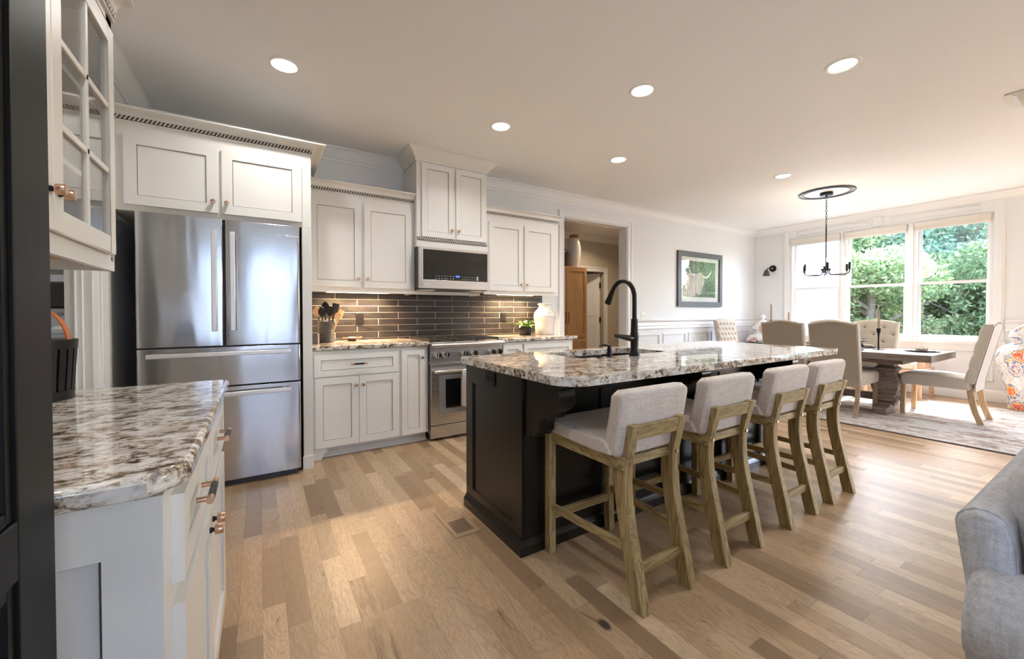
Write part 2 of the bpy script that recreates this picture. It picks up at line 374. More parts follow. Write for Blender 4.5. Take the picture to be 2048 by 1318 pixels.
def single(mb, name, mats, label, cat, base, group=None, **k):
    o = mb.build(name, mats, None, off=base, **k); o.location = base; return tag(o, label, cat, group)
def copy_tree(o, parent=None, loc=None, rz=None, label=None):
    c = o.copy(); C.objects.link(c)
    if parent is not None: c.parent = parent
    if loc is not None: c.location = loc
    if rz is not None: c.rotation_euler = (0, 0, rz)
    if label: c['label'] = label
    for ch in list(o.children): copy_tree(ch, c)
    return c
def share(name, me, parent, loc, rot=(0, 0, 0)):
    """another object using an existing mesh, at a world location"""
    o = bpy.data.objects.new(name, me); C.objects.link(o); o.parent = parent
    o.location = Vector(loc)-(root_of(parent).location if parent else Vector()); o.rotation_euler = rot; return o
def text_on(parent, string, size, mat, loc, rot, name='lettering', depth=.0006):
    cu = bpy.data.curves.new(name, 'FONT'); cu.body = string; cu.size = size; cu.extrude = depth; cu.align_x = 'CENTER'; cu.align_y = 'CENTER'
    to = bpy.data.objects.new(name, cu); C.objects.link(to)
    me = bpy.data.meshes.new_from_object(to.evaluated_get(bpy.context.evaluated_depsgraph_get())); bpy.data.objects.remove(to)
    me.materials.clear(); me.materials.append(M[mat]); o = bpy.data.objects.new(name, me); C.objects.link(o); o.parent = parent
    o.location = Vector(loc)-root_of(parent).location; o.rotation_euler = rot; return o
def rrect(x0, x1, y0, y1, r, n=6):
    rs = r if isinstance(r, (list, tuple)) else [r]*4; out = []
    for (cx, cy, a0), rr in zip(((x0, y0, PI), (x1, y0, 1.5*PI), (x1, y1, 0), (x0, y1, .5*PI)), rs):
        mx = cx+rr if cx == x0 else cx-rr; my = cy+rr if cy == y0 else cy-rr
        if rr == 0: out.append((cx, cy)); continue
        out += [(mx+rr*math.cos(a0+.5*PI*i/n), my+rr*math.sin(a0+.5*PI*i/n)) for i in range(n+1)]
    return out
def boolean_cut(o, cutter):
    m = o.modifiers.new('c', 'BOOLEAN'); m.operation = 'DIFFERENCE'; m.object = cutter; m.solver = 'EXACT'
    dg = bpy.context.evaluated_depsgraph_get(); me = bpy.data.meshes.new_from_object(o.evaluated_get(dg))
    o.modifiers.clear(); o.data = me; cm = cutter.data; bpy.data.objects.remove(cutter); bpy.data.meshes.remove(cm)
# face frames: u along the front, v up, d out of it
def NY(y): return lambda u, v, d: (u, y-d, v)          # front faces -y
def PX(x): return lambda u, v, d: (x+d, u, v)          # front faces +x
def NX(x): return lambda u, v, d: (x-d, u, v)
def shaker(F, u0, u1, v0, v1, t=.02, st=.058, sl=None, rec=.009, glaze=True):
    """a framed door: frame (material 0), recessed panel, thin glaze line (material 1)"""
    b = MB(F); sl = sl or st
    b.box(u0, u0+sl, v0, v1, 0, t); b.box(u1-sl, u1, v0, v1, 0, t)
    b.box(u0+sl, u1-sl, v0, v0+st, 0, t); b.box(u0+sl, u1-sl, v1-st, v1, 0, t)
    b.box(u0+sl, u1-sl, v0+st, v1-st, 0, t-rec)
    if glaze:
        a0, a1, c0, c1 = u0+sl, u1-sl, v0+st, v1-st; g = .0036; b.mi = 1; z0, z1 = t-rec, t-rec+.0008
        b.box(a0, a0+g, c0, c1, z0, z1); b.box(a1-g, a1, c0, c1, z0, z1); b.box(a0, a1, c0, c0+g, z0, z1); b.box(a0, a1, c1-g, c1, z0, z1)
        b.mi = 0; e = .007
        for q in ((a0+g, a0+e, c0+g, c1-g), (a1-e, a1-g, c0+g, c1-g), (a0+e, a1-e, c0+g, c0+e), (a0+e, a1-e, c1-e, c1-g)): b.box(q[0], q[1], q[2], q[3], z0, z0+.003)
    return b
kb = MB(); kb.lathe([(.006, 0), (.0085, .002), (.0085, .010)], axis='x', n=20); KNOB_COLLAR = kb.build('knob_collar', 'blackmetal'); bpy.data.objects.remove(KNOB_COLLAR)
kmesh = {}
def knob(parent, loc, rot):
    """a small copper knob on a black collar; built along +x, turned by rot"""
    if 'k' not in kmesh:
        b = MB(); b.mi = 1; b.lathe([(.0075, 0), (.0075, .006), (.0055, .0065), (.0055, .011)], axis='x', n=20); b.mi = 0
        b.lathe([(.0085, .011), (.0125, .0115), (.0135, .013), (.0135, .029), (.0125, .0305), (.011, .031), (.0005, .031)], axis='x', n=24)
        o = b.build('knob', ['copper', 'blackmetal']); kmesh['k'] = o.data; bpy.data.objects.remove(o)
    return share('knob', kmesh['k'], parent, loc, rot)
def pull(parent, loc, rot, w=.13):
    """bar handle with black grip between two copper posts, along +y, standing out along +x"""
    if 'p' not in kmesh:
        b = MB(); p = .026
        for s_ in (-1, 1):
            b.lathe([(.006, 0), (.006, p)], (0, s_*w*.36, 0), axis='x', n=14)
            b.lathe([(.0072, s_*w*.30), (.0072, s_*w*.5)], (p, 0, 0), axis='y', n=16)
        b.mi = 1; b.lathe([(.0076, -w*.31), (.0076, w*.31)], (p, 0, 0), axis='y', n=16)
        o = b.build('bar_handle', ['copper', 'blackmetal']); kmesh['p'] = o.data; bpy.data.objects.remove(o)
    return share('bar_handle', kmesh['p'], parent, loc, rot)
def rope(b, F, u0, u1, v, h=.022, d=0.0, step=.021):
    """rope beading: pale slanted strands (material 0) over a dark backing (material 1)"""
    b.F = F; b.mi = 1; b.box(u0, u1, v-h/2-.003, v+h/2+.003, d, d+.004); b.mi = 0; n = int(abs(u1-u0)/step); s_ = (u1-u0)/n
    for i in range(n):
        u = u0+i*s_; k_ = s_*.9
        b.hexa([(u, v-h/2, d), (u+s_*.48, v-h/2, d), (u+k_*.7, v+h/2, d), (u+k_*.7+s_*.48, v+h/2, d),
                (u+.08*s_, v-h/2, d+.008), (u+s_*.40, v-h/2, d+.008), (u+k_*.7+.08*s_, v+h/2, d+.008), (u+k_*.7+s_*.40, v+h/2, d+.008)])
    b.F = None
def crown_prof(z0, h, pr, rope_gap=True):
    """cabinet crown from z0 up, outward pr"""
    out = [(0, z0), (.010, z0), (.012, z0+.007), (.006, z0+.012), (.006, z0+.036), (.012, z0+.037), (.015, z0+.041)]
    a = z0+.042
    out += [(.016+(pr-.03)*(1-math.cos(t*PI/2))**1.0, a+(z0+h-.014-a)*math.sin(t*PI/2)) for t in (0, .2, .4, .6, .8, 1)]
    out += [(pr-.006, z0+h-.012), (pr, z0+h-.009), (pr, z0+h), (0, z0+h)]
    return out
# ================================================================ THE ROOM
XW, YB, XL, YF, ZC = 8.30, 4.25, -.78, -4.0, 2.79      # window wall, back wall, left wall, front wall, ceiling
b = MB(); b.box(XL-3, XW+.2, YF-.2, 8.2, -.1, 0); struct(b, 'floor', 'floor')
b = MB(); b.box(XL-3, XW+.2, YF-.2, 8.2, ZC, ZC+.15); struct(b, 'ceiling', 'ceiling')
def wall_holes(F, u0, u1, z0, z1, holes, t):
    b = MB(F); us = u0
    for (a, c, h0, h1) in sorted(holes):
        b.box(us, a, z0, z1, -t, 0)
        if h0 > z0: b.box(a, c, z0, h0, -t, 0)
        if h1 < z1: b.box(a, c, h1, z1, -t, 0)
        us = c
    b.box(us, u1, z0, z1, -t, 0); return b
struct(wall_holes(NY(YB), XL-3, XW+.2, 0, ZC, [(3.47, 4.70, 0, 2.49)], .15), 'wall_back', 'wall')
WIN = [(1.19, 1.945), (2.02, 2.80), (2.85, 3.60)]; WZ0, WZ1 = .80, 2.52
struct(wall_holes(NX(XW), YF-.2, YB, 0, ZC, [(a, c, WZ0, WZ1) for a, c in WIN] + [(-3.5, -.3, .3, 2.5)], .16), 'wall_right', 'wall')
struct(wall_holes(PX(XL), YF-.2, YB, 0, ZC, [(2.16, 3.0, 0, 2.08)], .07), 'wall_left', 'wall')
struct(wall_holes(lambda u, v, d: (u, YF+d, v), XL-3, XW+.2, 0, ZC, [(-.7, 1.9, .4, 2.6)], .16), 'wall_front', 'wall')
# hall behind the back wall
HY = 6.2
b = MB(); b.box(2.3, 5.47, HY, HY+.12, 0, ZC); b.box(6.15, 7.8, HY, HY+.12, 0, ZC); b.box(5.47, 6.15, HY, HY+.12, 2.05, ZC)
b.box(2.2, 2.3, YB+.15, HY, 0, ZC); b.box(7.8, 7.9, YB+.15, 8.2, 0, ZC); b.box(4.2, 7.8, 8.1, 8.2, 0, ZC); b.box(4.1, 4.2, HY+.12, 8.2, 0, ZC); struct(b, 'wall_hall', 'hallwall')
# pantry beyond the left wall
b = MB(); b.box(-2.05, -1.95, 1.6, 4.0, 0, ZC); b.box(-1.95, XL-.07, 1.5, 1.6, 0, ZC); b.box(-1.95, XL-.07, 3.9, 4.0, 0, ZC); struct(b, 'wall_pantry', 'greige')
b = MB()
for z in (.45, 1.03, 1.387, 1.85): b.box(-1.94, XL-.075, 3.50, 3.895, z, z+.04)
struct(b, 'trim_pantry', 'shelfwhite')
b = MB()
for z in (1.43, 1.22): b.box(XL-.095, XL-.075, 3.52, 3.54, z-.02, z+.05); b.box(XL-.13, XL-.075, 3.52, 3.54, z+.042, z+.05)
struct(b, 'trim_bracket', 'black')
# crown moulding of the room: outward to the right of travel
cp = [(0, ZC-.125), (.012, ZC-.125), (.016, ZC-.112), (.012, ZC-.104), (.022, ZC-.098), (.030, ZC-.085), (.052, ZC-.048), (.070, ZC-.026), (.078, ZC-.018), (.088, ZC-.016), (.088, ZC-.001), (0, ZC-.001)]
b = MB(); b.sweep([(XL, YF), (XL, YB), (1.30, YB)], cp); b.sweep([(2.07, YB), (XW, YB), (XW, YF)], cp); struct(b, 'trim_1', 'trim')
b = MB(); b.sweep([(2.3, YB+.2), (2.3, HY), (7.8, HY)], cp); struct(b, 'trim_2', 'trim')
# door casing around the opening to the hall
def casing(b, F, u0, u1, z1, w=.085, z0=0):
    b.F = F
    for (d0, d1, a) in ((0, w, .016), (w-.022, w, .026), (0, .014, .022)):
        b.box(u0-d1, u0-d0, z0, z1+d1, 0, a); b.box(u1+d0, u1+d1, z0, z1+d1, 0, a); b.box(u0-d0, u1+d0, z1+d0, z1+d1, 0, a)
    b.F = None
b = MB(); casing(b, NY(YB), 3.47, 4.70, 2.49, .085); b.box(3.47, 3.485, YB-.005, YB+.155, 0, 2.49); b.box(4.685, 4.70, YB-.005, YB+.155, 0, 2.49); b.box(3.47, 4.70, YB-.005, YB+.155, 2.475, 2.49); struct(b, 'trim_3', 'trim', bev=.002)
b = MB(); casing(b, NY(HY), 5.47, 6.15, 2.05, .09); struct(b, 'trim_4', 'trim', bev=.002)
# left wall doorway: casing with fluted outer band
b = MB(PX(XL)); b.box(3.0, 3.32, 0, 2.30, 0, .014); b.box(3.0, 3.02, 0, 2.30, .014, .03)
for i in range(4): b.box(3.185+i*.03, 3.203+i*.03, 0, 2.30, .014, .026)
b.box(2.02, 2.16, 0, 2.30, 0, .014); b.box(2.02, 3.32, 2.08, 2.30, 0, .014); b.F = None
b.box(XL-.072, XL-.005, 2.985, 3.0, 0, 2.08); b.box(XL-.036, XL-.028, 2.975, 2.985, 0, 2.08); b.box(XL-.072, XL-.005, 2.16, 2.175, 0, 2.08); struct(b, 'trim_5', 'trim', bev=.002)
# chair rail, wainscot frames, baseboards
rp = [(0, .94), (.012, .94), (.016, .95), (.010, .962), (.010, .985), (.018, .995), (.012, 1.01), (.012, 1.045), (.024, 1.055), (.034, 1.066), (.038, 1.080), (.034, 1.088), (0, 1.09)]
b = MB(); b.sweep([(4.775, YB), (XW, YB), (XW, 3.72)], rp); b.sweep([(XW, 1.07), (XW, YF)], rp); struct(b, 'trim_6', 'trim')
fp = [(0, 0), (.010, .002), (.016, .010), (.012, .018), (.022, .026), (.004, .034), (0, .036)]
def frame_box(b, F, u0, u1, v0, v1, w=.034, t=.016):
    b.F = F
    for a, c, e in ((0, w, t*.5), (.006, w*.55, t)):
        b.box(u0+a, u0+c, v0+a, v1-a, 0, e); b.box(u1-c, u1-a, v0+a, v1-a, 0, e); b.box(u0+c, u1-c, v0+a, v0+c, 0, e); b.box(u0+c, u1-c, v1-c, v1-a, 0, e)
    b.F = None
b = MB()
for i in range(5): frame_box(b, NY(YB), 4.86+i*.665, 5.45+i*.665, .26, .865)
for a, c in ((3.72, 4.15), (1.98, 2.78), (2.86, 3.62), (1.16, 1.90), (.40, 1.02)): frame_box(b, NX(XW), a, c, .26, .74 if 1.1 < a < 3.7 else .865)
struct(b, 'trim_7', 'trim', bev=.003)
bp = [(0, 0), (.016, 0), (.016, .125), (.010, .145), (.004, .155), (0, .155)]
b = MB(); b.sweep([(4.775, YB), (XW, YB)], bp); struct(b, 'baseboard_back', 'trim')
b = MB(); b.sweep([(XW, YB), (XW, YF)], bp); struct(b, 'baseboard_right', 'trim')
# ---- windows
b = MB(NX(XW))   # casing round all three plus header panel
b.box(1.08, 1.17, .70, ZC-.11, 0, .022); b.box(3.62, 3.71, .70, ZC-.11, 0, .022); b.box(1.17, 3.62, WZ1, ZC-.11, 0, .014)
for a, c in ((1.955, 2.01), (2.81, 2.84)): b.box(a, c, WZ0, WZ1, 0, .02)
b.box(1.06, 3.73, .755, .80, 0, .05); b.box(1.08, 3.71, .66, .755, 0, .02)
b.box(1.17, 3.62, WZ1+.02, WZ1+.035, .014, .026); b.box(1.10, 1.115, .70, ZC-.11, .022, .032); b.box(3.675, 3.69, .70, ZC-.11, .022, .032)
frame_box(b, NX(XW-.014), 1.28, 2.22, 2.58, 2.66, .02, .01); frame_box(b, NX(XW-.014), 2.5, 3.5, 2.58, 2.66, .02, .01)
struct(b, 'trim_8', 'trim', bev=.002)
for i, (a, c) in enumerate(WIN):
    t = bpy.data.objects.new('window_%d' % (3-i), None); C.objects.link(t); t['kind'] = 'structure'; t.location = (XW, (a+c)/2, WZ0)
    zm = 1.625
    b = MB(NX(XW)); e = .022
    b.box(a, a+e, WZ0, WZ1, -.14, 0); b.box(c-e, c, WZ0, WZ1, -.14, 0); b.box(a+e, c-e, WZ0, WZ0+e, -.14, 0); b.box(a+e, c-e, WZ1-e, WZ1, -.14, 0)
    part(b, 'window_frame', 'trim', t, bev=.002)
    for (z0, z1, d) in ((WZ0+e, zm+.02, -.06), (zm-.02, WZ1-e, -.10)):
        b = MB(NX(XW)); s_ = .034
        b.box(a+e, a+e+s_, z0, z1, d-.03, d); b.box(c-e-s_, c-e, z0, z1, d-.03, d); b.box(a+e+s_, c-e-s_, z0, z0+s_+.01, d-.03, d); b.box(a+e+s_, c-e-s_, z1-s_, z1, d-.03, d)
        sa = part(b, 'sash', 'trim', t, bev=.002)
        b = MB(NX(XW)); b.box(a+e+s_, c-e-s_, z0+s_+.01, z1-s_, d-.019, d-.015); part(b, 'pane', 'glass', sa)
for (a, c) in ((-3.5, -.3),):
    b = MB(NX(XW)); b.box(a, a+.06, .3, 2.5, -.12, 0); b.box(c-.06, c, .3, 2.5, -.12, 0); b.box(a, c, .3, .36, -.12, 0); b.box(a, c, 2.44, 2.5, -.12, 0); b.box((a+c)/2-.04, (a+c)/2+.04, .3, 2.5, -.12, 0); struct(b, 'window_4', 'trim')
for i, (a, c) in enumerate(((-.7, 1.9),)):
    b = MB(lambda u, v, d: (u, YF+d, v)); b.box(a, a+.06, .4, 2.6, -.12, 0); b.box(c-.06, c, .4, 2.6, -.12, 0); b.box(a, c, .4, .46, -.12, 0); b.box(a, c, 2.54, 2.6, -.12, 0)
    for q in (1, 2): b.box(a+(c-a)*q/3-.04, a+(c-a)*q/3+.04, .4, 2.6, -.12, 0)
    b.box(a, c, 1.46, 1.54, -.12, 0); struct(b, 'window_%d' % (5+i), 'trim')
# ---- hall door, ajar into the room beyond
t = bpy.data.objects.new('door_1', None); C.objects.link(t); t['kind'] = 'structure'; t.location = (6.13, HY+.10, 0); t.rotation_euler = (0, 0, math.radians(180-38))
b = MB(lambda u, v, d: (u, -d, v)); b.box(0, .66, .01, 2.03, -.035, 0)
for z0, z1 in ((.22, .95), (1.13, 1.88)):
    b.box(.11, .55, z0, z0+.012, 0, .006); b.box(.11, .55, z1-.012, z1, 0, .006); b.box(.11, .122, z0, z1, 0, .006); b.box(.538, .55, z0, z1, 0, .006)
    b.box(.11, .55, z0, z0+.012, -.041, -.035); b.box(.11, .55, z1-.012, z1, -.041, -.035); b.box(.11, .122, z0, z1, -.041, -.035); b.box(.538, .55, z0, z1, -.041, -.035)
b.build('door_panel', 'trim', t, bev=.002)
for z in (.25, 1.05, 1.78):
    b = MB(); b.box(-.02, .012, .0, .05, z-.055, z+.055); b.lathe([(.011, z-.06), (.011, z+.06)], (-.004, .05, 0)); b.build('hinge', 'black', t)
# ---- dark panelled door beside the camera
t = bpy.data.objects.new('door_2', None); C.objects.link(t); t['kind'] = 'structure'; t.location = (-.262, -.05, 0)
dx = -.245
b = MB(PX(dx)); b.box(-.05, .815, .012, 2.06, -.042, -.012)
for u0, u1 in ((-.05, .05), (.715, .815)): b.box(u0, u1, .012, 2.06, -.012, 0)
for z0, z1 in ((.012, .25), (.875, .985-.04), (1.95, 2.06)): b.box(.05, .715, z0, z1, -.012, 0)
for z0, z1 in ((.25, .875), (.945, 1.95)):
    for q in ((.05, .066, z0, z1), (.699, .715, z0, z1), (.066, .699, z0, z0+.016), (.066, .699, z1-.016, z1)): b.box(*q, -.012, -.004)
    b.box(.10, .665, z0+.05, z1-.05, -.012, -.008)
part(b, 'door_panel', 'doorblack', t, bev=.002)
# ---- outside: lawn, siding wall of the house wing
b = MB(); b.box(8.5, 60, -30, 34, -.5, -.35); o = struct(b, 'ground_outside', 'grass')
b = MB(); b.box(8.46, 11.32, 3.80, 4.05, -.4, 6.5)
for i in range(62): z = -.35+i*.11; b.hexa([(8.46, 3.80, z), (11.32, 3.80, z), (8.46, 3.80, z+.105), (11.32, 3.80, z+.105), (8.46, 3.782, z), (11.32, 3.782, z), (8.46, 3.796, z+.105), (11.32, 3.796, z+.105)])
struct(b, 'wall_outside', 'siding')
b = MB(); b.box(-12, 18, -11.2, -11, -.5, 4.2); struct(b, 'wall_added_backdrop', 'backdropwall')  # unseen wall, added to dim the sky mirrored in the refrigerator doors
b = MB(); b.box(-12, 8.5, -20, -4.3, -.5, -.35); struct(b, 'ground_garden', 'grass')
# ================================================================ CABINETS
CG = ['cream', 'glaze']
def door(t, F, u0, u1, v0, v1, name='door', **k): return part(shaker(F, u0, u1, v0, v1, **k), name, CG, t)
KN = -PI/2  # knob turned from +x to -y
# ---- cabinet over and beside the refrigerator
t = thing('refrigerator_cabinet', 'cream cabinet with two wide doors and rope crown above the refrigerator', 'cabinet', (-.22, 3.85, 1.845))
b = MB(); b.box(-.775, .343, 3.45, 4.245, 1.845, 2.42); part(b, 'body', 'cream', t, bev=.002)
b = MB(); b.box(.278, .343, 3.45, 4.245, 0, 1.845); b.box(.272, .349, 3.442, 3.452, 0, .10); part(b, 'side_panel', 'cream', t, bev=.002)
for (u0, u1, ku) in ((-.712, -.235, -.262), (-.213, .277, -.185)):
    d = door(t, NY(3.45), u0, u1, 1.882, 2.325, st=.062); knob(d, (ku, 3.43, 1.955), (0, 0, KN))
b = MB(); b.sweep([(-.775, 3.45), (.343, 3.45), (.343, 4.24)], crown_prof(2.398, .072, .095))
part(b, 'crown', 'cream', t)
b = MB(); rope(b, NY(3.444), -.775, .347, 2.422); part(b, 'rope_beading', CG, t)
# ---- upper cabinets on the back wall
def upper(name, label, x0, x1, doors, knobs, y, z0, zc, dz0, dz1, crown=.06):
    t = thing(name, label, 'cabinet', ((x0+x1)/2, (y+YB)/2, z0))
    b = MB(); b.box(x0, x1, y, YB-.002, z0, zc); b.box(x0, x1, y, y+.02, z0-.03, z0); part(b, 'body', 'cream', t, bev=.002)
    for (u0, u1), ku in zip(doors, knobs):
        d = door(t, NY(y), u0, u1, dz0, dz1); knob(d, (ku, y-.02, dz0+.075), (0, 0, KN))
    return t
t = upper('upper_cabinet', 'cream double-door wall cabinet above the utensil crock beside the refrigerator', .345, 1.30, ((.372, .797), (.825, 1.268)), (.770, .852), 3.90, 1.415, 2.29, 1.432, 2.20)
b = MB(); b.sweep([(.345, 3.90), (1.30, 3.90)], crown_prof(2.266, .092, .06)); part(b, 'crown', 'cream', t)
b = MB(); rope(b, NY(3.894), .345, 1.299, 2.290); part(b, 'rope_beading', CG, t)
t = upper('upper_cabinet', 'cream double-door wall cabinet above the potted plant and stoneware jar', 2.075, 3.105, ((2.135, 2.575), (2.60, 3.035)), (2.548, 2.627), 3.90, 1.43, 2.29, 1.445, 2.20)
b = MB(); b.sweep([(2.075, 3.90), (3.105, 3.90), (3.105, 4.24)], crown_prof(2.272, .092, .05)); part(b, 'crown', 'cream', t)
b = MB(); rope(b, NY(3.894), 2.075, 3.10, 2.296); part(b, 'rope_beading', CG, t)
t = thing('microwave_cabinet', 'tall narrow cream cabinet reaching the ceiling above the microwave', 'cabinet', (1.69, 4.0, 1.85))
b = MB(); b.box(1.302, 2.073, 3.83, YB-.002, 1.845, ZC-.02); part(b, 'body', 'cream', t, bev=.002)
for (u0, u1), ku in zip(((1.352, 1.685), (1.712, 2.055)), (1.662, 1.735)):
    d = door(t, NY(3.83), u0, u1, 1.945, 2.665, st=.055); knob(d, (ku, 3.81, 2.03), (0, 0, KN))
b = MB(); b.sweep([(1.302, YB-.005), (1.302, 3.83), (2.073, 3.83), (2.073, YB-.005)], [(0, 2.675), (.014, 2.675), (.018, 2.688), (.010, 2.694), (.014, 2.70), (.030, 2.715), (.062, 2.745), (.088, 2.768), (.096, 2.772), (.096, ZC-.002), (0, ZC-.002)]); part(b, 'crown', 'cream', t)
b = MB(); rope(b, NY(3.824), 1.305, 2.07, 1.925); part(b, 'rope_beading', CG, t)
# ---- valance shelf under the microwave
b = MB(); b.box(1.302, 2.073, 3.99, 4.01, 1.385, 1.42); b.box(1.302, 1.32, 3.99, YB-.018, 1.385, 1.42); b.box(2.055, 2.073, 3.99, YB-.018, 1.385, 1.42)
single(b, 'valance', 'cream', 'narrow cream valance strip on the tiles just below the microwave', 'valance', (1.69, 4.05, 1.385), bev=.001)
# ---- base cabinets, back wall
t = thing('base_cabinet', 'cream base cabinet with one wide drawer, two doors and a tall pull-out, beside the range', 'cabinet', (.83, 3.92, 0))
b = MB(); b.box(.345, 1.325, 3.60, YB-.01, .09, .888); b.box(.345, 1.325, 3.675, YB-.01, 0, .09); part(b, 'body', 'cream', t, bev=.002)
b = MB(); b.box(.43, 1.325, 3.660, 3.676, 0, .045); b.box(.43, 1.325, 3.650, 3.660, 0, .022)
b.prism([(.343, .0), (.343, .092), (.46, .092), (.47, .075), (.455, .05), (.44, .04), (.42, 0)], 3.60, 3.64, 'xz'); part(b, 'toe_kick', 'cream', t, bev=.002)
d = part(shaker(NY(3.60), .368, 1.047, .677, .862, st=.05), 'drawer', CG, t); pull(d, (.708, 3.58, .77), (0, 0, KN))
d = door(t, NY(3.60), .373, .709, .098, .668); knob(d, (.682, 3.58, .592), (0, 0, KN))
d = door(t, NY(3.60), .712, 1.05, .098, .668); knob(d, (.739, 3.58, .592), (0, 0, KN))
d = door(t, NY(3.60), 1.075, 1.288, .098, .865, name='pull_out', st=.05); knob(d, (1.263, 3.58, .79), (0, 0, KN))
t = thing('base_cabinet', 'cream base cabinet between the range and the hall opening', 'cabinet', (2.6, 3.92, 0))
b = MB(); b.box(2.105, 3.075, 3.60, YB-.01, .09, .888); b.box(2.105, 3.075, 3.675, YB-.01, 0, .09); part(b, 'body', 'cream', t, bev=.002)
d = door(t, NY(3.60), 2.13, 2.36, .098, .865, name='pull_out', st=.05); knob(d, (2.33, 3.58, .79), (0, 0, KN))
d = part(shaker(NY(3.60), 2.39, 3.05, .677, .862, st=.05), 'drawer', CG, t); pull(d, (2.72, 3.58, .77), (0, 0, KN))
for u0, u1, ku in ((2.39, 2.718, 2.69), (2.722, 3.05, 2.75)):
    d = door(t, NY(3.60), u0, u1, .098, .668); knob(d, (ku, 3.58, .592), (0, 0, KN))
# ---- base cabinets along the left wall
xf = -.14
t = thing('base_cabinet', 'cream base cabinet with panelled end, two drawers and two doors, under the long granite counter', 'cabinet', (-.46, 1.41, 0))
b = MB(); b.box(XL+.004, xf, .90, 1.95, .09, .888); b.box(XL+.004, xf-.07, .90, 1.95, 0, .09); b.box(xf-.07, xf, 1.93, 1.95, 0, .09); part(b, 'body', 'cream', t, bev=.002)
b = MB(NY(.90)); b.box(XL+.004, xf, 0, .888, 0, .006)
b.box(XL+.004, -.60, 0, .888, .006, .022); b.box(-.215, xf, 0, .888, .006, .022); b.box(-.60, -.215, 0, .12, .006, .022); b.box(-.60, -.215, .80, .888, .006, .022)
b.mi = 1; b.box(-.221, -.2155, .12, .80, .006, .009); b.box(-.60, -.219, .794, .7995, .006, .009); b.box(-.60, -.219, .12, .1255, .006, .009)
part(b, 'end_panel', CG, t)
F = PX(xf)
for u0, u1, ph in ((.945, 1.385, 1.15), (1.415, 1.905, 1.66)):
    d = part(shaker(F, u0, u1, .70, .862, st=.045), 'drawer', CG, t); pull(d, (xf+.02, ph, .785), (0, 0, 0))
for u0, u1, ku in ((.945, 1.398, 1.365), (1.402, 1.905, 1.437)):
    d = door(t, F, u0, u1, .098, .66); knob(d, (xf+.02, ku, .60), (0, 0, 0))
# ---- glass-door wall cabinet on the left wall
t = thing('glass_door_cabinet', 'cream wall cabinet with six-pane glass doors and rope crown above the long granite counter', 'cabinet', (-.61, 1.5, 1.37))
xg = -.46; X0 = XL+.004; y0, y1, z0, z1 = .99, 2.08, 1.385, 2.30
b = MB(); b.box(X0, X0+.012, y0, y1, z0, z1); b.box(X0, xg, y0, y0+.018, z0, z1); b.box(X0, xg, y1-.018, y1, z0, z1); b.box(X0, xg, y0, y1, z1-.018, z1)
b.box(xg-.02, xg, y0, y1, z0-.035, z0+.035); b.box(xg-.02, xg, y0, y0+.035, z0, z1); b.box(xg-.02, xg, y1-.06, y1, z0, z1); b.box(xg-.02, xg, y0, y1, z1-.05, z1); b.box(X0, xg, y1-.018, y1, z0-.035, z0); part(b, 'body', 'cream', t, bev=.002)
b = MB(); b.box(X0, xg-.02, y0, y1-.018, z0, z0+.018); part(b, 'bottom', 'outer', t)
for z in (1.64, 1.92):
    b = MB(); b.box(X0, xg-.03, y0+.018, y1-.018, z, z+.016); part(b, 'shelf', 'cream', t)
for u0, u1, ku in ((1.005, 1.488, 1.462), (1.492, 2.015, 1.520)):
    b = MB(PX(xg)); s_ = .06; th = .02; v0, v1 = 1.405, 2.205
    b.box(u0, u0+s_, v0, v1, 0, th); b.box(u1-s_, u1, v0, v1, 0, th); b.box(u0+s_, u1-s_, v0, v0+s_, 0, th); b.box(u0+s_, u1-s_, v1-s_, v1, 0, th)
    um = (u0+u1)/2; b.box(um-.010, um+.010, v0+s_, v1-s_, .004, th-.002)
    for i in (1, 2): vz = v0+s_+(v1-v0-2*s_)*i/3; b.box(u0+s_, u1-s_, vz-.010, vz+.010, .004, th-.002)
    d = part(b, 'glass_door', 'cream', t, bev=.0025)
    b = MB(PX(xg)); b.box(u0+s_, u1-s_, v0+s_, v1-s_, .007, .010); part(b, 'pane', 'glass', d)
    knob(d, (xg+.02, ku, 1.503), (0, 0, 0))
b = MB(); b.sweep([(xg, y0), (xg, y1)], crown_prof(2.275, .09, .065)); part(b, 'crown', 'cream', t)
b = MB(); rope(b, PX(xg+.006), y0, y1, 2.299); part(b, 'rope_beading', CG, t)
for (x, y, z, n_, lab) in ((-.62, 1.62, 1.936, 1, 'pair'), ):
    b = MB(); b.lathe([(.03, 0), (.034, .004), (.005, .01), (.005, .08), (.03, .10), (.038, .14), (.034, .18), (.032, .18), (.034, .14), (.026, .105), (.001, .09)], (x, y, z), 20)
    single(b, 'stemware', 'glass', 'clear stemmed glass on the upper shelf inside the glass-door cabinet', 'glass', (x, y, z))
# ================================================================ COUNTERTOPS
def slab(poly, z0, z1, name, label, base, bev=.011, cut=None):
    b = MB(); b.prism(poly, z0, z1)
    o = b.build(name, 'granite', None, off=base); o.location = base
    if cut:
        bpy.context.view_layer.update(); k = MB(); k.prism(cut, z0-.1, z1+.1); co = k.build('cut', 'granite', None, off=base); co.location = base; bpy.context.view_layer.update(); boolean_cut(o, co)
        o.data.set_sharp_from_angle(angle=math.radians(35))
    m = o.modifiers.new('b', 'BEVEL'); m.width = bev; m.segments = 4; m.limit_method = 'ANGLE'; m.angle_limit = math.radians(50)
    return tag(o, label, 'countertop')
slab([(XL+.003, .855), (-.155, .855), (-.105, .905), (-.105, 1.945), (-.125, 1.975), (XL+.003, 1.975)], .892, .93, 'countertop', 'long granite countertop in front of the pantry doorway holding the slatted bucket', (-.44, 1.4, .892))
slab([(.346, 3.565), (1.327, 3.565), (1.327, YB-.003), (.346, YB-.003)], .892, .93, 'countertop', 'granite countertop under the utensil crock between refrigerator and range', (.83, 3.9, .892))
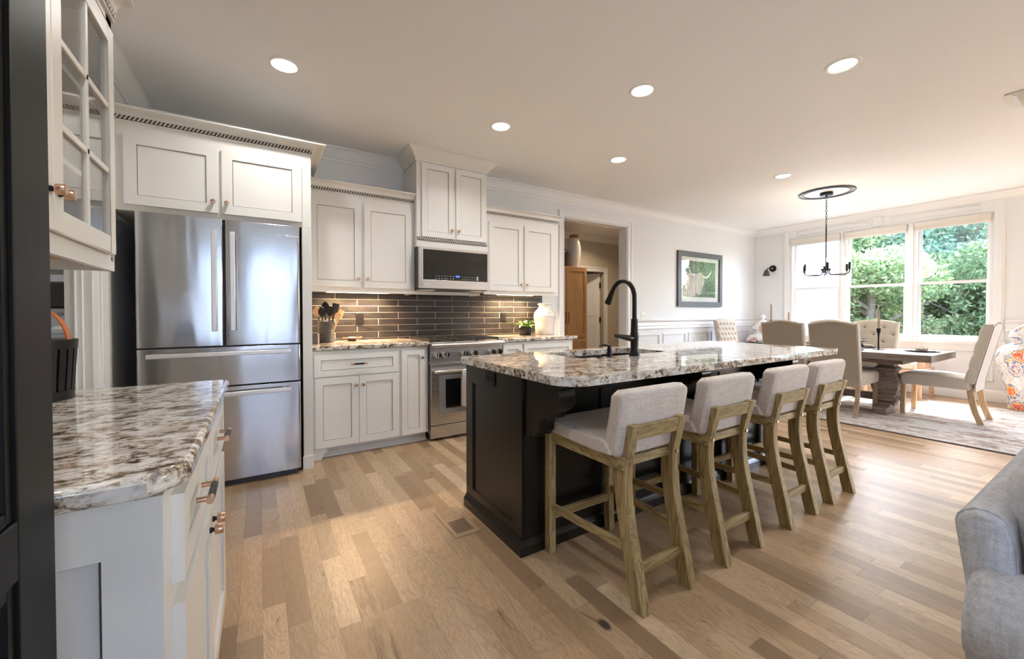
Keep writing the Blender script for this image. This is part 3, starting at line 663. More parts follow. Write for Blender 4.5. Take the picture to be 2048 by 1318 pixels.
slab(rrect(2.108, 3.13, 3.565, YB-.003, [0, .02, 0, 0]), .892, .93, 'countertop', 'granite countertop under the stoneware jar beside the hall opening', (2.6, 3.9, .892))
IX0, IX1, IY0, IY1 = 1.045, 3.665, 1.255, 2.285
slab(rrect(IX0, IX1, IY0, IY1, [.13, .05, .03, .03], 8), .885, .925, 'island_countertop', 'large polished granite island top with a rounded corner and sink cutout', (2.36, 1.77, .885), cut=rrect(1.60, 2.40, 1.80, 2.17, .04, 4))
# ================================================================ BACKSPLASH
b = MB(); b.mi = 1; b.box(.345, 3.107, YB-.0125, YB-.001, .93, 1.46); b.mi = 0
rows = [(1.331-.0645*k_) for k_ in range(-2, 8)]
for r_, zt in enumerate(rows):
    za, zb = max(.931, zt-.0645+.0045), min(1.458, zt)
    if zb-za < .01: continue
    x = .417-.41*2+(.205 if (r_ % 2 == 1) else 0)
    while x < 3.107:
        a, c = max(.345, x+.003), min(3.107, x+.407)
        if c-a > .01: b.box(a, c, YB-.015, YB-.008, za, zb)
        x += .41
o = struct(b, 'wall_tiles', ['tile', 'grout'], bev=.0015)
# ================================================================ ISLAND
t = thing('kitchen_island', 'black-brown panelled kitchen island with corbels under the granite top', 'island', (2.23, 1.95, 0))
b = MB(); b.box(1.095, 3.385, 1.66, 2.275, 0, .884)
bx = part(b, 'body', 'espresso', t)
bpy.context.view_layer.update(); b = MB(); b.box(1.56, 2.44, 1.76, 2.21, .62, .95); co = part(b, 'cut', 'espresso', t); bpy.context.view_layer.update(); boolean_cut(bx, co)
def panels(F, u0, u1, v0, v1, us, st, r0, r1):
    """frame on a flat face: outer rails and the stiles between"""
    b = MB(F); T = .012
    b.box(u0, u1, v0, r0, 0, T); b.box(u0, u1, r1, v1, 0, T); e = [u0]+us+[u1]
    for i, u in enumerate(e):
        a, c = (u, u+st) if i == 0 else ((u-st, u) if i == len(e)-1 else (u-st/2, u+st/2)); b.box(a, c, r0, r1, 0, T)
    for i in range(len(e)-1):
        a = e[i]+(st if i == 0 else st/2); c = e[i+1]-(st if i == len(e)-2 else st/2); w_ = .008
        for q in ((a, a+w_, r0, r1), (c-w_, c, r0, r1), (a, c, r0, r0+w_), (a, c, r1-w_, r1)): b.box(*q, 0, .006)
    return b
part(panels(NX(1.097), 1.65, 2.275, 0, .884, [], .085, .125, .775), 'end_panel', 'espresso', t, bev=.0015)
part(panels(NY(1.662), 1.10, 3.385, 0, .884, [1.66, 2.235, 2.81], .085, .125, .775), 'side_panel', 'espresso', t, bev=.0015)
b = MB(); b.sweep([(1.085, 2.275), (1.085, 1.65), (3.385, 1.65), (3.385, 2.275)][::1], [(0, 0), (.020, 0), (.020, .048), (.014, .056), (.006, .066), (.004, .075), (0, .075)]); part(b, 'base_moulding', 'espresso', t)
def corbel(x0, x1, k_=1.):
    p = [(1.65, .884), (1.40, .884), (1.375, .872), (1.375, .858), (1.385, .850), (1.378, .835), (1.375, .81), (1.38, .785), (1.395, .765), (1.415, .752), (1.435, .742), (1.447, .728), (1.45, .715), (1.455, .71), (1.475, .712),
         (1.50, .703), (1.52, .685), (1.53, .665), (1.53, .645), (1.535, .632), (1.55, .622), (1.552, .612), (1.565, .605), (1.58, .600), (1.60, .60), (1.605, .585), (1.65, .585)]
    b = MB(); b.prism([(y, .884-(.884-z)*k_) for y, z in p], x0, x1, 'yz'); part(b, 'corbel', 'espresso', t, bev=.003)
corbel(1.10, 1.195); corbel(2.135, 2.225, .66); corbel(3.21, 3.30, .66)
# sink, faucet, soap pump, button
t = thing('sink', 'black undermount sink set in the island top', 'sink', (2.0, 1.985, .67))
b = MB(); o_ = rrect(1.585, 2.415, 1.785, 2.185, .05, 5); i_ = rrect(1.605, 2.395, 1.805, 2.165, .05, 5); j_ = rrect(1.64, 2.36, 1.84, 2.13, .05, 5)
f = lambda p, z: [(u, v, z) for u, v in p]
b.loft([f(j_, .668), f(o_, .672), f(o_, .884), f(i_, .884), f(i_, .70), f(j_, .678)], True); part(b, 'basin', 'black', t)
b = MB(); b.lathe([(.045, 0), (.045, .004), (.03, .002), (.02, .004), (.001, .004)], (2.0, 2.0, .679), 20); part(b, 'drain', 'bronze', t)
fx, fy = 1.985, 1.735
t = thing('faucet', 'oil-rubbed bronze gooseneck faucet behind the island sink', 'faucet', (fx, fy, .925))
b = MB(); b.lathe([(.034, 0), (.034, .006), (.028, .018), (.024, .04), (.024, .09), (.026, .10), (.026, .135), (.023, .15), (.0205, .225), (.0205, .23), (.015, .231)], (fx, fy, .925), 24); part(b, 'base', 'bronze', t)
b = MB(); R_ = .098; pts = [(fx, fy, 1.15+i*.03) for i in range(5)]+[(fx, fy+R_-R_*math.cos(a), 1.285+R_*1.15*math.sin(a)) for a in [PI*i/14 for i in range(1, 13)]]
b.tube(pts, .0145, 14); part(b, 'spout', 'bronze', t)
e0 = Vector(pts[-1]); dr = (Vector(pts[-1])-Vector(pts[-2])).normalized()
b = MB(); b.tube([e0-dr*.005, e0+dr*.01, e0+dr*.05, e0+dr*.085, e0+dr*.09], [.0155, .0165, .019, .023, .021], 16); part(b, 'spray_head', 'bronze', t)
b = MB(); b.tube([(fx-.015, fy, 1.035), (fx-.04, fy, 1.035), (fx-.05, fy, 1.037), (fx-.14, fy, 1.052), (fx-.165, fy, 1.055)], [.016, .019, .0185, .012, .010], 14); part(b, 'lever', 'bronze', t)
t = thing('soap_dispenser', 'small bronze soap pump beside the faucet on the island top', 'soap dispenser', (1.80, 1.765, .925))
b = MB(); b.lathe([(.022, 0), (.022, .003), (.015, .005), (.0145, .055), (.011, .057), (.008, .07), (.001, .07)], (1.80, 1.765, .925), 20); part(b, 'body', 'bronze', t)
b = MB(); b.tube([(1.80, 1.765, .99), (1.795, 1.775, .995), (1.775, 1.80, .997), (1.762, 1.815, .988)], [.006, .006, .005, .004], 10); part(b, 'nozzle', 'bronze', t)
b = MB(); b.lathe([(.02, 0), (.02, .003), (.012, .004), (.012, .009), (.001, .010)], (1.715, 1.765, .925), 20)
single(b, 'disposal_button', 'bronze', 'small round bronze button on the island top beside the soap pump', 'button', (1.715, 1.765, .925))
# outlets and switch
def outlet(F, u, v, label, mat, horizontal=False, loc=(0, 0, 0), w=.072, h=.115, face='black'):
    t = thing('outlet', label, 'outlet', loc)
    a, c = (h/2, w/2) if horizontal else (w/2, h/2)
    b = MB(F); b.box(u-a, u+a, v-c, v+c, 0, .006); b.box(u-a+.006, u+a-.006, v-c+.006, v+c-.006, .006, .008); part(b, 'plate', mat, t, bev=.002)
    for s_ in (-1, 1):
        cu, cv = (u+s_*.02, v) if horizontal else (u, v+s_*.02)
        b = MB(F); b.prism([(cu+.0155*math.cos(i*PI/8), cv+.0155*math.sin(i*PI/8)) for i in range(16)], .008, .0105); b.mi = 1
        for k_ in (-1, 1): b.box(cu+k_*.006-.0012, cu+k_*.006+.0012, cv-.002, cv+.006, .0105, .0108)
        b.box(cu-.002, cu+.002, cv-.009, cv-.006, .0105, .0108); part(b, 'socket', [face, 'grate'], t)
outlet(NY(YB-.015), .851, 1.135, 'black duplex outlet on the dark tiles near the utensil crock', 'black', loc=(.851, YB-.015, 1.08))
outlet(NY(YB-.015), 2.52, 1.145, 'black duplex outlet on the dark tiles above the potted plant', 'black', loc=(2.52, YB-.015, 1.09))
outlet(NX(1.085), 1.965, .828, 'black sideways duplex outlet on the end of the island', 'bronze', True, loc=(1.085, 1.965, .80))
t = thing('light_switch', 'white two-toggle switch plate on the wall beside the hall opening', 'switch', (5.065, YB, 1.09))
b = MB(NY(YB)); b.box(5.005, 5.125, 1.093, 1.209, 0, .006); part(b, 'plate', 'white', t, bev=.002)
for s_, u in ((1, 5.042), (-1, 5.088)):
    b = MB(NY(YB)); b.box(u-.006, u+.006, 1.140, 1.162, .006, .008); b.box(u-.004, u+.004, 1.151+(0 if s_ > 0 else -.01), 1.151+(.01 if s_ > 0 else 0), .008, .018); part(b, 'toggle', 'white', t)
# ================================================================ REFRIGERATOR
t = thing('refrigerator', 'stainless French-door refrigerator with two bottom drawers', 'refrigerator', (-.2, 3.8, 0))
b = MB(); b.box(-.648, .250, 3.445, 4.20, .03, 1.82); b.box(-.63, .235, 3.42, 3.5, .0, .03); part(b, 'body', 'darkcase', t)
def fdoor(x0, x1, z0, z1, name):
    b = MB(); p = [(x0, 3.44), (x0, 3.385), (x0+.006, 3.377), (x0+.02, 3.375), (x1-.02, 3.375), (x1-.006, 3.377), (x1, 3.385), (x1, 3.44)]
    b.prism(p, z0, z1); return part(b, name, 'steel', t, bev=.002)
dl = fdoor(-.655, -.207, .975, 1.833, 'door'); dr_ = fdoor(-.197, .256, .975, 1.833, 'door'); d1 = fdoor(-.655, .256, .700, .965, 'drawer'); d2 = fdoor(-.655, .256, .045, .690, 'drawer')
def bar(parent, a, c, vertical):
    b = MB(); x0, x1 = a; z0, z1 = c
    if vertical:
        b.box(x0, x1, 3.317, 3.337, z0, z1)
        for z in (z0+.035, z1-.035): b.box(x0+.006, x1-.006, 3.337, 3.376, z-.012, z+.012)
    else:
        b.box(x0, x1, 3.312, 3.334, z0, z1)
        for x in (x0+.035, x1-.035): b.box(x-.012, x+.012, 3.334, 3.376, z0+.005, z1-.005)
    part(b, 'bar_handle', 'handle', parent, bev=.004)
bar(dl, (-.268, -.238), (1.075, 1.745), True); bar(dr_, (-.167, -.137), (1.075, 1.745), True)
bar(d1, (-.60, .190), (.908, .937), False); bar(d2, (-.60, .190), (.632, .661), False)
b = MB(); b.box(.118, .250, 3.370, 3.376, 1.750, 1.763); part(b, 'badge', 'chrome', t, bev=.001)
text_on(t, 'BOSCH', .011, 'darkcase', (.152, 3.3695, 1.7563), (PI/2, 0, 0))
# ================================================================ MICROWAVE
t = thing('microwave', 'stainless over-the-range microwave with a black glass door', 'microwave', (1.69, 4.0, 1.435))
b = MB(); b.box(1.303, 2.074, 3.80, YB-.03, 1.44, 1.838); part(b, 'case', 'darkcase', t, bev=.003)
F = NY(3.80)
b = MB(F); b.box(1.303, 1.345, 1.437, 1.840, 0, .028); b.box(2.05, 2.074, 1.437, 1.840, 0, .028); b.box(1.345, 2.05, 1.815, 1.840, 0, .028); b.box(1.345, 2.05, 1.437, 1.522, 0, .028); b.box(1.325, 1.338, 1.437, 1.84, .028, .034); part(b, 'door_frame', 'steel2', t, bev=.004)
b = MB(F); b.box(1.345, 2.05, 1.522, 1.815, .004, .024); part(b, 'glass_door', 'darkglass', t)
b = MB(F)
for r_ in range(2):
    for i in range(7): b.box(1.475+i*.030, 1.487+i*.030, 1.560-r_*.024, 1.565-r_*.024, .024, .0245)
    for i in range(9): b.box(1.760+i*.019, 1.764+i*.019, 1.558-r_*.024, 1.566-r_*.024, .024, .0245)
b.box(1.925, 1.943, 1.532, 1.572, .024, .0245); b.box(1.572, 1.60, 1.536, 1.54, .024, .0246)
part(b, 'keypad_legend', 'legend', t)
b = MB(F)
for i in range(4):
    u = 1.690+i*.011; b.box(u, u+.007, 1.570, 1.572, .024, .0248); b.box(u, u+.007, 1.556, 1.558, .024, .0248); b.box(u, u+.0015, 1.556, 1.572, .024, .0248); b.box(u+.0055, u+.007, 1.556, 1.572, .024, .0248)
part(b, 'clock_display', 'blue', t)
b = MB(F); b.prism([(1.372+.012*math.cos(a*PI/10), 1.480+.012*math.sin(a*PI/10)) for a in range(20)], .028, .0286); part(b, 'round_emblem', 'white', t)
b = MB(F); b.mi = 0; b.prism([(1.3745+.0055*math.cos(a*PI/8), 1.4825+.0055*math.sin(a*PI/8)) for a in range(16)], .0287, .0291); part(b, 'emblem_eye', 'darkcase', t)
text_on(t, 'LG', .022, 'white', (1.403, 3.7715, 1.480), (PI/2, 0, 0))
b = MB(); b.box(1.32, 2.06, 3.80, 4.18, 1.428, 1.441); part(b, 'underside', 'darkcase', t)
for x in (1.34, 1.88):
    b = MB(); b.box(x, x+.15, 3.83, 3.97, 1.422, 1.429); part(b, 'grease_filter', 'handle', t)
# ================================================================ RANGE
t = thing('gas_range', 'stainless gas range with black grates and six round knobs', 'range', (1.72, 3.9, 0))
x0, x1 = 1.335, 2.10
b = MB(); b.box(x0, x1, 3.60, 4.21, .06, .885); b.box(x0+.02, x1-.02, 3.64, 4.2, 0, .06); part(b, 'body', 'steel2', t, bev=.002)
b = MB(); b.box(x0, x1, 3.565, 3.60, .735, .875); cp_ = part(b, 'control_panel', 'steel2', t, bev=.003)
b = MB(); p = [(3.60, .874), (3.525, .874)]+[(3.525+.018*math.cos(a)-.004, .894+.020*math.sin(a)) for a in [PI*1.5-i*PI/10 for i in range(11)]]+[(3.60, .914)]
b.prism(p, x0-.005, x1+.005, 'yz'); part(b, 'bullnose', 'steel2', t)
b = MB(); b.box(x0, x1, 3.58, 4.20, .885, .918); b.box(x0, x1, 4.17, 4.215, .918, .945); part(b, 'cooktop', 'steel2', t, bev=.002)
for x in (1.405, 1.488, 1.68, 1.785, 1.985, 2.062):
    b = MB(); b.lathe([(.034, 3.565), (.034, 3.555), (.027, 3.550), (.026, 3.527), (.023, 3.521), (.001, 3.521)], (x, 0, .806), 28, 'y'); b.box(x-.0045, x+.0045, 3.512, 3.522, .783, .829); part(b, 'knob', 'chrome', t)
for i in range(3):
    a, c = x0+.012+i*.247, x0+.012+i*.247+.243; b = MB(); z0, z1 = .932, .950; g = .011
    for q in ((a, c, 3.60, 3.60+g), (a, c, 4.15-g, 4.15), (a, a+g, 3.60, 4.15), (c-g, c, 3.60, 4.15), (a, c, 3.87, 3.87+g)): b.box(q[0], q[1], q[2], q[3], z0, z1)
    for yc in (3.74, 4.01):
        xm = (a+c)/2
        b.box(a, xm-.035, yc-g/2, yc+g/2, z0, z1); b.box(xm+.035, c, yc-g/2, yc+g/2, z0, z1); b.box(xm-g/2, xm+g/2, yc+.035, yc+.125, z0, z1); b.box(xm-g/2, xm+g/2, yc-.135, yc-.035, z0, z1)
    for px_, py_ in ((a, 3.60), (c-g, 3.60), (a, 4.14), (c-g, 4.14)): b.box(px_, px_+g, py_, py_+g, .917, z0)
    part(b, 'grate', 'iron', t, bev=.002)
    for yc in (3.74, 4.01):
        b = MB(); b.lathe([(.045, .917), (.045, .922), (.03, .925), (.03, .932), (.027, .934), (.001, .935)], ((a+c)/2, yc, 0), 20); part(b, 'burner', 'iron', t)
b = MB(); b.box(x0+.002, x1-.002, 3.552, 3.60, .150, .722); dd = part(b, 'oven_door', 'steel2', t, bev=.004)
b = MB(); b.box(1.415, 2.02, 3.548, 3.553, .250, .612); part(b, 'window_surround', 'grayglass', dd, bev=.001)
b = MB(); b.box(1.48, 1.955, 3.5455, 3.549, .300, .572); part(b, 'window', 'darkglass', dd)
b = MB(); b.lathe([(.0135, 1.35), (.0135, 2.085)], (0, 3.49, .655), 20, 'x')
for x in (1.385, 2.05): b.lathe([(.0145, x-.02), (.0165, x-.018), (.0165, x+.018), (.0145, x+.02)], (0, 3.49, .655), 20, 'x'); b.box(x-.012, x+.012, 3.49, 3.553, .645, .666)
part(b, 'oven_handle', 'chrome', dd)
b = MB(); b.box(1.575+.12, 1.60+.14, 3.549, 3.5525, .195, .225); part(b, 'badge', 'handle', dd)
b = MB(); b.box(x0+.002, x1-.002, 3.56, 3.60, .025, .140); part(b, 'kick_panel', 'steel2', t, bev=.004)
# towel over the oven handle
b = MB()
def tw(u, v):
    x = 1.615+.16*u; L_ = .335+.34
    s_ = v*L_
    if s_ < .335: z = .655-(.335-s_)*1.0; y = 3.505; 
    else: z = .655-(s_-.335)*1.0; y = 3.4745
    fold = .004*math.sin(u*17+1)
    if abs(s_-.335) < .03: a = (s_-.305)/.06*PI; z = .655+.016*math.sin(a); y = 3.49+.0155*math.cos(a)
    return (x, y+fold*(1 if y < 3.49 else .3)*min(1, abs(s_-.335)/.1), z-.018*math.sin(u*3.1))
b.surf(tw, 18, 60); o = single(b, 'dish_towel', 'towel', 'grey dish towel hanging over the oven door handle', 'towel', (1.69, 3.49, .31))
sm = o.modifiers.new('s', 'SOLIDIFY'); sm.thickness = .004
# ---- under-cabinet lights
def bar_light(x0, x1, z, label):
    t = thing('under_cabinet_light', label, 'light', ((x0+x1)/2, 4.09, z))
    b = MB(); b.box(x0, x1, 4.06, 4.12, z, z+.02); part(b, 'housing', 'white', t, bev=.001)
    b = MB(); b.box(x0+.01, x1-.01, 4.066, 4.114, z-.002, z); part(b, 'lens', 'ledwarm', t)
    d = bpy.data.lights.new('led_strip', 'AREA'); d.shape = 'RECTANGLE'; d.size = x1-x0-.03; d.size_y = .03; d.energy = 16.0*(x1-x0)/.6; d.color = (1, .66, .36); d.spread = math.radians(150)
    o = bpy.data.objects.new('led_strip', d); C.objects.link(o); o.parent = t; o.location = (0, 0, -.006)
bar_light(.52, 1.10, 1.392, 'warm glowing light bar under the wall cabinet above the utensil crock')
bar_light(2.35, 2.86, 1.408, 'warm glowing light bar under the wall cabinet above the potted plant')
# ================================================================ COUNTER OBJECTS
cx, cy = .515, 4.02
t = thing('utensil_crock', 'dark grey ribbed crock holding cooking utensils beside the refrigerator', 'crock', (cx, cy, .93))
pr = [(.055, 0), (.066, .002)]
for i in range(14): z = .006+i*.0135; pr += [(.068, z), (.0715, z+.004), (.0715, z+.008), (.068, z+.012)]
pr += [(.070, .195), (.066, .197), (.060, .190), (.060, .02), (.001, .018)]
b = MB(); b.lathe(pr, (cx, cy, .93), 36); part(b, 'pot', 'darkcase', t)
def utensil(dx, dy, tx, ty, L_, kind, mat, label, rz=0):
    t = thing(kind, label, 'utensil', (cx+dx, cy+dy, .955))
    a = Vector((cx+dx, cy+dy, .955)); e = Vector((cx+tx, cy+ty, .955+L_)); d = (e-a).normalized(); b = MB(); b.tube([a, a+(e-a)*.72], [.006, .006], 8); part(b, 'handle', mat if kind != 'ladle' else 'blackmetal', t)
    s_ = Vector((math.cos(rz), math.sin(rz), 0)); s_ = (s_-d*s_.dot(d)).normalized(); n_ = d.cross(s_); m_ = a+(e-a)*.70; h_ = (e-m_).length; b = MB(); rings = []
    for i in range(9):
        u = i/8; w_ = {'spatula': .034 if u > .12 else .008+.2*u, 'spoon': .031*math.sin(PI*min(1, .08+u*.92))**.6, 'ladle': .036*math.sin(PI*min(1, .08+u*.92))**.6}[kind]
        th_ = .003 if kind == 'spatula' else .006; cup = 0 if kind == 'spatula' else .012*math.sin(PI*u); c_ = m_+d*h_*u+n_*cup
        rings.append([tuple(c_+s_*w_*math.cos(q*PI/6)+n_*(th_*math.sin(q*PI/6)-(.6*w_*.5*abs(math.cos(q*PI/6)) if kind != 'spatula' else 0))) for q in range(12)])
    b.loft(rings); part(b, 'blade' if kind == 'spatula' else 'bowl', mat, t)
utensil(-.02, -.02, -.045, -.055, .30, 'spoon', 'black', 'black cooking spoon tilted toward the refrigerator in the crock')
utensil(.0, -.03, .03, -.07, .31, 'spoon', 'black', 'black cooking spoon at the front of the crock')
utensil(.02, .01, .085, .0, .33, 'spatula', 'black', 'black square spatula leaning toward the range in the crock', .3)
utensil(.03, -.01, .105, -.04, .25, 'spoon', 'spoonwood', 'wooden spoon leaning out of the crock toward the range')
utensil(-.03, .02, -.08, .0, .30, 'ladle', 'spoonwood', 'wooden ladle at the refrigerator side of the crock')
utensil(.0, .03, .0, .05, .35, 'ladle', 'blackmetal', 'tall black ladle at the back of the crock')
utensil(.035, .02, .14, .03, .27, 'spatula', 'spoonwood', 'pale wooden turner sticking out widest from the crock', .6)
t = thing('card_holder', 'small dark recipe box with copper edge beside the refrigerator panel', 'box', (.41, 3.90, .93))
b = MB(); b.box(.352, .425, 3.86, 3.95, .93, 1.02); part(b, 'box_body', 'darkcase', t, bev=.003)
b = MB(); b.box(.426, .440, 3.865, 3.945, .93, 1.018); part(b, 'patterned_end', 'copper', t, bev=.002)
t = thing('spoon_rest', 'small bronze spoon rest bowl with two ears on the counter near the range', 'bowl', (.75, 4.08, .93))
b = MB(); b.lathe([(.025, 0), (.03, .003), (.058, .022), (.068, .034), (.065, .035), (.055, .024), (.028, .007), (.001, .006)], (.75, 4.08, .93), 28); part(b, 'bowl', 'copper', t)
for s_ in (-1, 1):
    b = MB(); b.tube([(.75+s_*.062, 4.065, .962), (.75+s_*.085, 4.07, .966), (.75+s_*.085, 4.09, .966), (.75+s_*.062, 4.095, .962)], .004, 8); part(b, 'ear', 'copper', t)
# plant
px_, py_ = 2.70, 4.02
t = thing('potted_plant', 'small variegated green plant in a black ribbed pot on the counter', 'plant', (px_, py_, .93))
b = MB(); n = 64; prf = [(.050, 0), (.062, .004), (.066, .01), (.067, .095), (.064, .098), (.060, .092), (.060, .08)]
b.loft([[(px_+(r+(.0012 if i % 2 else -.0012))*math.cos(2*PI*i/n), py_+(r+(.0012 if i % 2 else -.0012))*math.sin(2*PI*i/n), .93+z) for i in range(n)] for r, z in prf]); pot = part(b, 'pot', 'blackmetal', t)
b = MB(); b.lathe([(.060, .08), (.001, .085)], (px_, py_, .93), 20, caps=False); part(b, 'soil', 'soil', t)
random.seed(4)
for i in range(17):
    a = i*2.4; tilt = .25+.85*(i/17)+random.uniform(-.1, .1); L_ = random.uniform(.12, .17); w_ = random.uniform(.022, .030); b = MB()
    dirv = Vector((math.cos(a), math.sin(a), 0)); side = Vector((-math.sin(a), math.cos(a), 0)); p0 = Vector((px_, py_, 1.01))+dirv*.012; rings = []
    for j in range(9):
        u = j/8; ang = tilt+.55*u*u; c_ = p0+dirv*(L_*u*math.sin(ang))+Vector((0, 0, L_*u*math.cos(ang))); ww = w_*math.sin(PI*min(1, .06+.94*u))**.8*(1 if u < 1 else 0)+.001
        up_ = (Vector((0, 0, 1))*math.sin(ang)-dirv*math.cos(ang)); rings.append([tuple(c_+side*ww*q+up_*(abs(q)*ww*.35)) for q in (-1, -.5, 0, .5, 1)])
    b.loft(rings, False, False); part(b, 'leaf', 'plant', t)
# stoneware jar
jx, jy = 2.985, 4.02
t = thing('stoneware_jar', 'large white glazed stoneware jar beside the potted plant', 'jar', (jx, jy, .93))
jp = [(.085, 0), (.112, .002), (.117, .012), (.119, .12), (.127, .16), (.132, .19), (.134, .194), (.132, .198), (.134, .208), (.137, .212), (.134, .216), (.135, .226), (.138, .23), (.134, .234), (.128, .262), (.112, .29), (.090, .312), (.076, .326), (.070, .345), (.072, .362), (.083, .366), (.086, .373), (.083, .38), (.070, .378), (.062, .36), (.065, .33), (.06, .32)]
b = MB(); b.lathe(jp, (jx, jy, .93), 40); part(b, 'jar_body', 'ceramicwhite', t)
for s_ in (-1, 1):
    b = MB(); b.tube([(jx+s_*.128, jy-.03, 1.135), (jx+s_*.15, jy-.03, 1.13), (jx+s_*.15, jy+.0, 1.13), (jx+s_*.128, jy+.0, 1.135)], .006, 8); part(b, 'lug', 'ceramicwhite', t)
# slatted bucket on the long counter
bx_, by_ = -.595, 1.79
t = thing('slatted_bucket', 'black slatted bucket with copper inside and an orange strap handle on the long counter', 'bucket', (bx_, by_, .93))
b = MB(); b.lathe([(.085, 0), (.088, .0), (.098, .165), (.096, .166), (.083, .004)], (bx_, by_, .93), 36); part(b, 'liner', 'copper', t)
n = 26
for i in range(n):
    a0 = 2*PI*i/n; wd = .74*PI/n; b = MB(); pts = []
    for z, r in ((.0, .093), (.182, .104)):
        for rr in (r, r+.006):
            for a in (a0-wd, a0+wd): pts.append((bx_+rr*math.cos(a), by_+rr*math.sin(a), .93+z))
    b.hexa(pts); part(b, 'slat', 'black', t)
for z, r in ((.0, .0925), (.155, .1015)):
    b = MB(); b.lathe([(r, z), (r+.008, z), (r+.0095, z+.028), (r+.0015, z+.028)], (bx_, by_, .93), 36); part(b, 'band', 'black', t)
b = MB(); hr = .098
b.loft([[(bx_+hr*math.cos(a)*.95+q[0], by_+q[1], 1.10+.12*math.sin(a)+q[2]) for q in ((-.002*math.cos(a), -.015, -.002*math.sin(a)), (-.002*math.cos(a), .015, -.002*math.sin(a)), (.002*math.cos(a), .015, .002*math.sin(a)), (.002*math.cos(a), -.015, .002*math.sin(a)))] for a in [PI*i/24 for i in range(25)]])
part(b, 'strap_handle', 'orange', t)
# pantry things seen past the bucket
t = thing('storage_tin', 'grey white tin with dark rim on the pantry shelf', 'tin', (-1.10, 3.7, 1.07))
b = MB(); b.box(-1.28, -.93, 3.60, 3.80, 1.07, 1.228); part(b, 'tin_body', 'shelfwhite', t, bev=.006)
b = MB(); b.box(-1.283, -.927, 3.597, 3.803, 1.228, 1.238); part(b, 'lid', 'black', t, bev=.003)
text_on(t, 'LOCK', .028, 'darkcase', (-1.035, 3.598, 1.19), (PI/2, 0, 0))
t = thing('lidded_pot', 'small white lidded pot in front of the pantry tin', 'pot', (-1.025, 3.55, 1.07))
b = MB(); b.lathe([(.03, 0), (.044, .006), (.046, .03), (.036, .045), (.012, .05), (.001, .051)], (-1.025, 3.55, 1.07), 24); part(b, 'pot_body', 'white', t)
b = MB(); b.ball((-1.025, 3.55, 1.124), .006, 8); part(b, 'lid_knob', 'white', t)
# ================================================================ BAR STOOLS (built at the origin, facing +y)
def bent(b, line, wx, dy):
    """a bent square post following (y, z) points at one x: ring of four corners"""
    rings = []
    for (x, y, z) in line: rings.append([(x-wx/2, y-dy/2, z), (x+wx/2, y-dy/2, z), (x+wx/2, y+dy/2, z), (x-wx/2, y+dy/2, z)])
    return b.loft(rings)
def smooth_line(pts, n=5):
    out = []
    for i in range(len(pts)-1):
        p0, p1, p2, p3 = (Vector(pts[max(0, min(len(pts)-1, i+k))]) for k in (-1, 0, 1, 2))
        for j in range(n):
            u = j/n; out.append(tuple(.5*((2*p1)+(p2-p0)*u+(2*p0-5*p1+4*p2-p3)*u*u+(3*p1-p0-3*p2+p3)*u**3)))
    return out+[tuple(pts[-1])]
def pillow(b, x0, x1, prof, r=.022, crown=.008, n=14):
    """cushion: a closed (y, z) outline lofted along x with rounded side edges"""
    cy_ = sum(p[0] for p in prof)/len(prof); cz_ = sum(p[1] for p in prof)/len(prof); rings = []
    for i in range(n+1):
        u = i/n; x = x0+(x1-x0)*u; e = min(x-x0, x1-x); k = 1 if e >= r else math.sqrt(max(0, 1-((r-e)/r)**2))
        ins = r*(1-k)*.8; ring = []
        for (py, pz) in prof:
            d = Vector((py-cy_, pz-cz_)); L_ = max(d.length, 1e-6); ring.append((x, py-d.x/L_*ins, pz-d.y/L_*ins+0*crown))
        rings.append(ring)
    return b.loft(rings)
t = thing('bar_stool', 'linen counter stool nearest the rounded corner of the island', 'stool', group='linen and oak counter stools along the island')
for s_ in (-1, 1):
    b = MB(); bent(b, [(s_*.205, .255, 0), (s_*.203, .258, .12), (s_*.202, .258, .605)], .040, .040); b.build('front_leg', 'oak', t, bev=.003)
    b = MB(); bent(b, smooth_line([(s_*.150, -.265, 0), (s_*.150, -.225, .18), (s_*.150, -.182, .38), (s_*.150, -.170, .50), (s_*.150, -.180, .60), (s_*.150, -.214, .738)]), .046, .060); o = b.build('rear_leg', 'oak', t, bev=.003)
    b = MB(); b.lathe([(.008, -.004), (.008, .004)], (s_*.150, -.208, .575), 12, 'y'); o2 = b.build('plug', 'copper', o)
    b = MB(); b.hexa([(s_*.168-.012, -.20, .545), (s_*.168+.012, -.20, .545), (s_*.200-.012, .25, .555), (s_*.200+.012, .25, .555), (s_*.168-.012, -.20, .60), (s_*.168+.012, -.20, .60), (s_*.200-.012, .25, .604), (s_*.200+.012, .25, .604)]); b.build('side_apron', 'oaky', t, bev=.002)
    b = MB(); b.hexa([(s_*.160-.010, -.22, .215), (s_*.160+.010, -.22, .215), (s_*.203-.010, .25, .215), (s_*.203+.010, .25, .215), (s_*.160-.010, -.22, .248), (s_*.160+.010, -.22, .248), (s_*.203-.010, .25, .248), (s_*.203+.010, .25, .248)]); b.build('side_stretcher', 'oaky', t, bev=.002)
b = MB(); b.box(-.185, .185, .248, .272, .548, .604); b.build('front_apron', 'oakx', t, bev=.002)
b = MB(); b.box(-.135, .135, -.185, -.165, .555, .592); b.build('rear_apron', 'oakx', t, bev=.002)
b = MB(); b.box(-.185, .185, .242, .266, .165, .202); b.build('foot_rest', 'oakx', t, bev=.002)
b = MB(); b.box(-.134, .134, -.245, -.223, .130, .168); b.build('rear_stretcher', 'oakx', t, bev=.002)
b = MB(); b.hexa([(-.130, -.224, .672), (.130, -.224, .672), (-.130, -.202, .672), (.130, -.202, .672), (-.130, -.239, .733), (.130, -.239, .733), (-.130, -.217, .733), (.130, -.217, .733)]); b.build('back_rail', 'oakx', t, bev=.002)
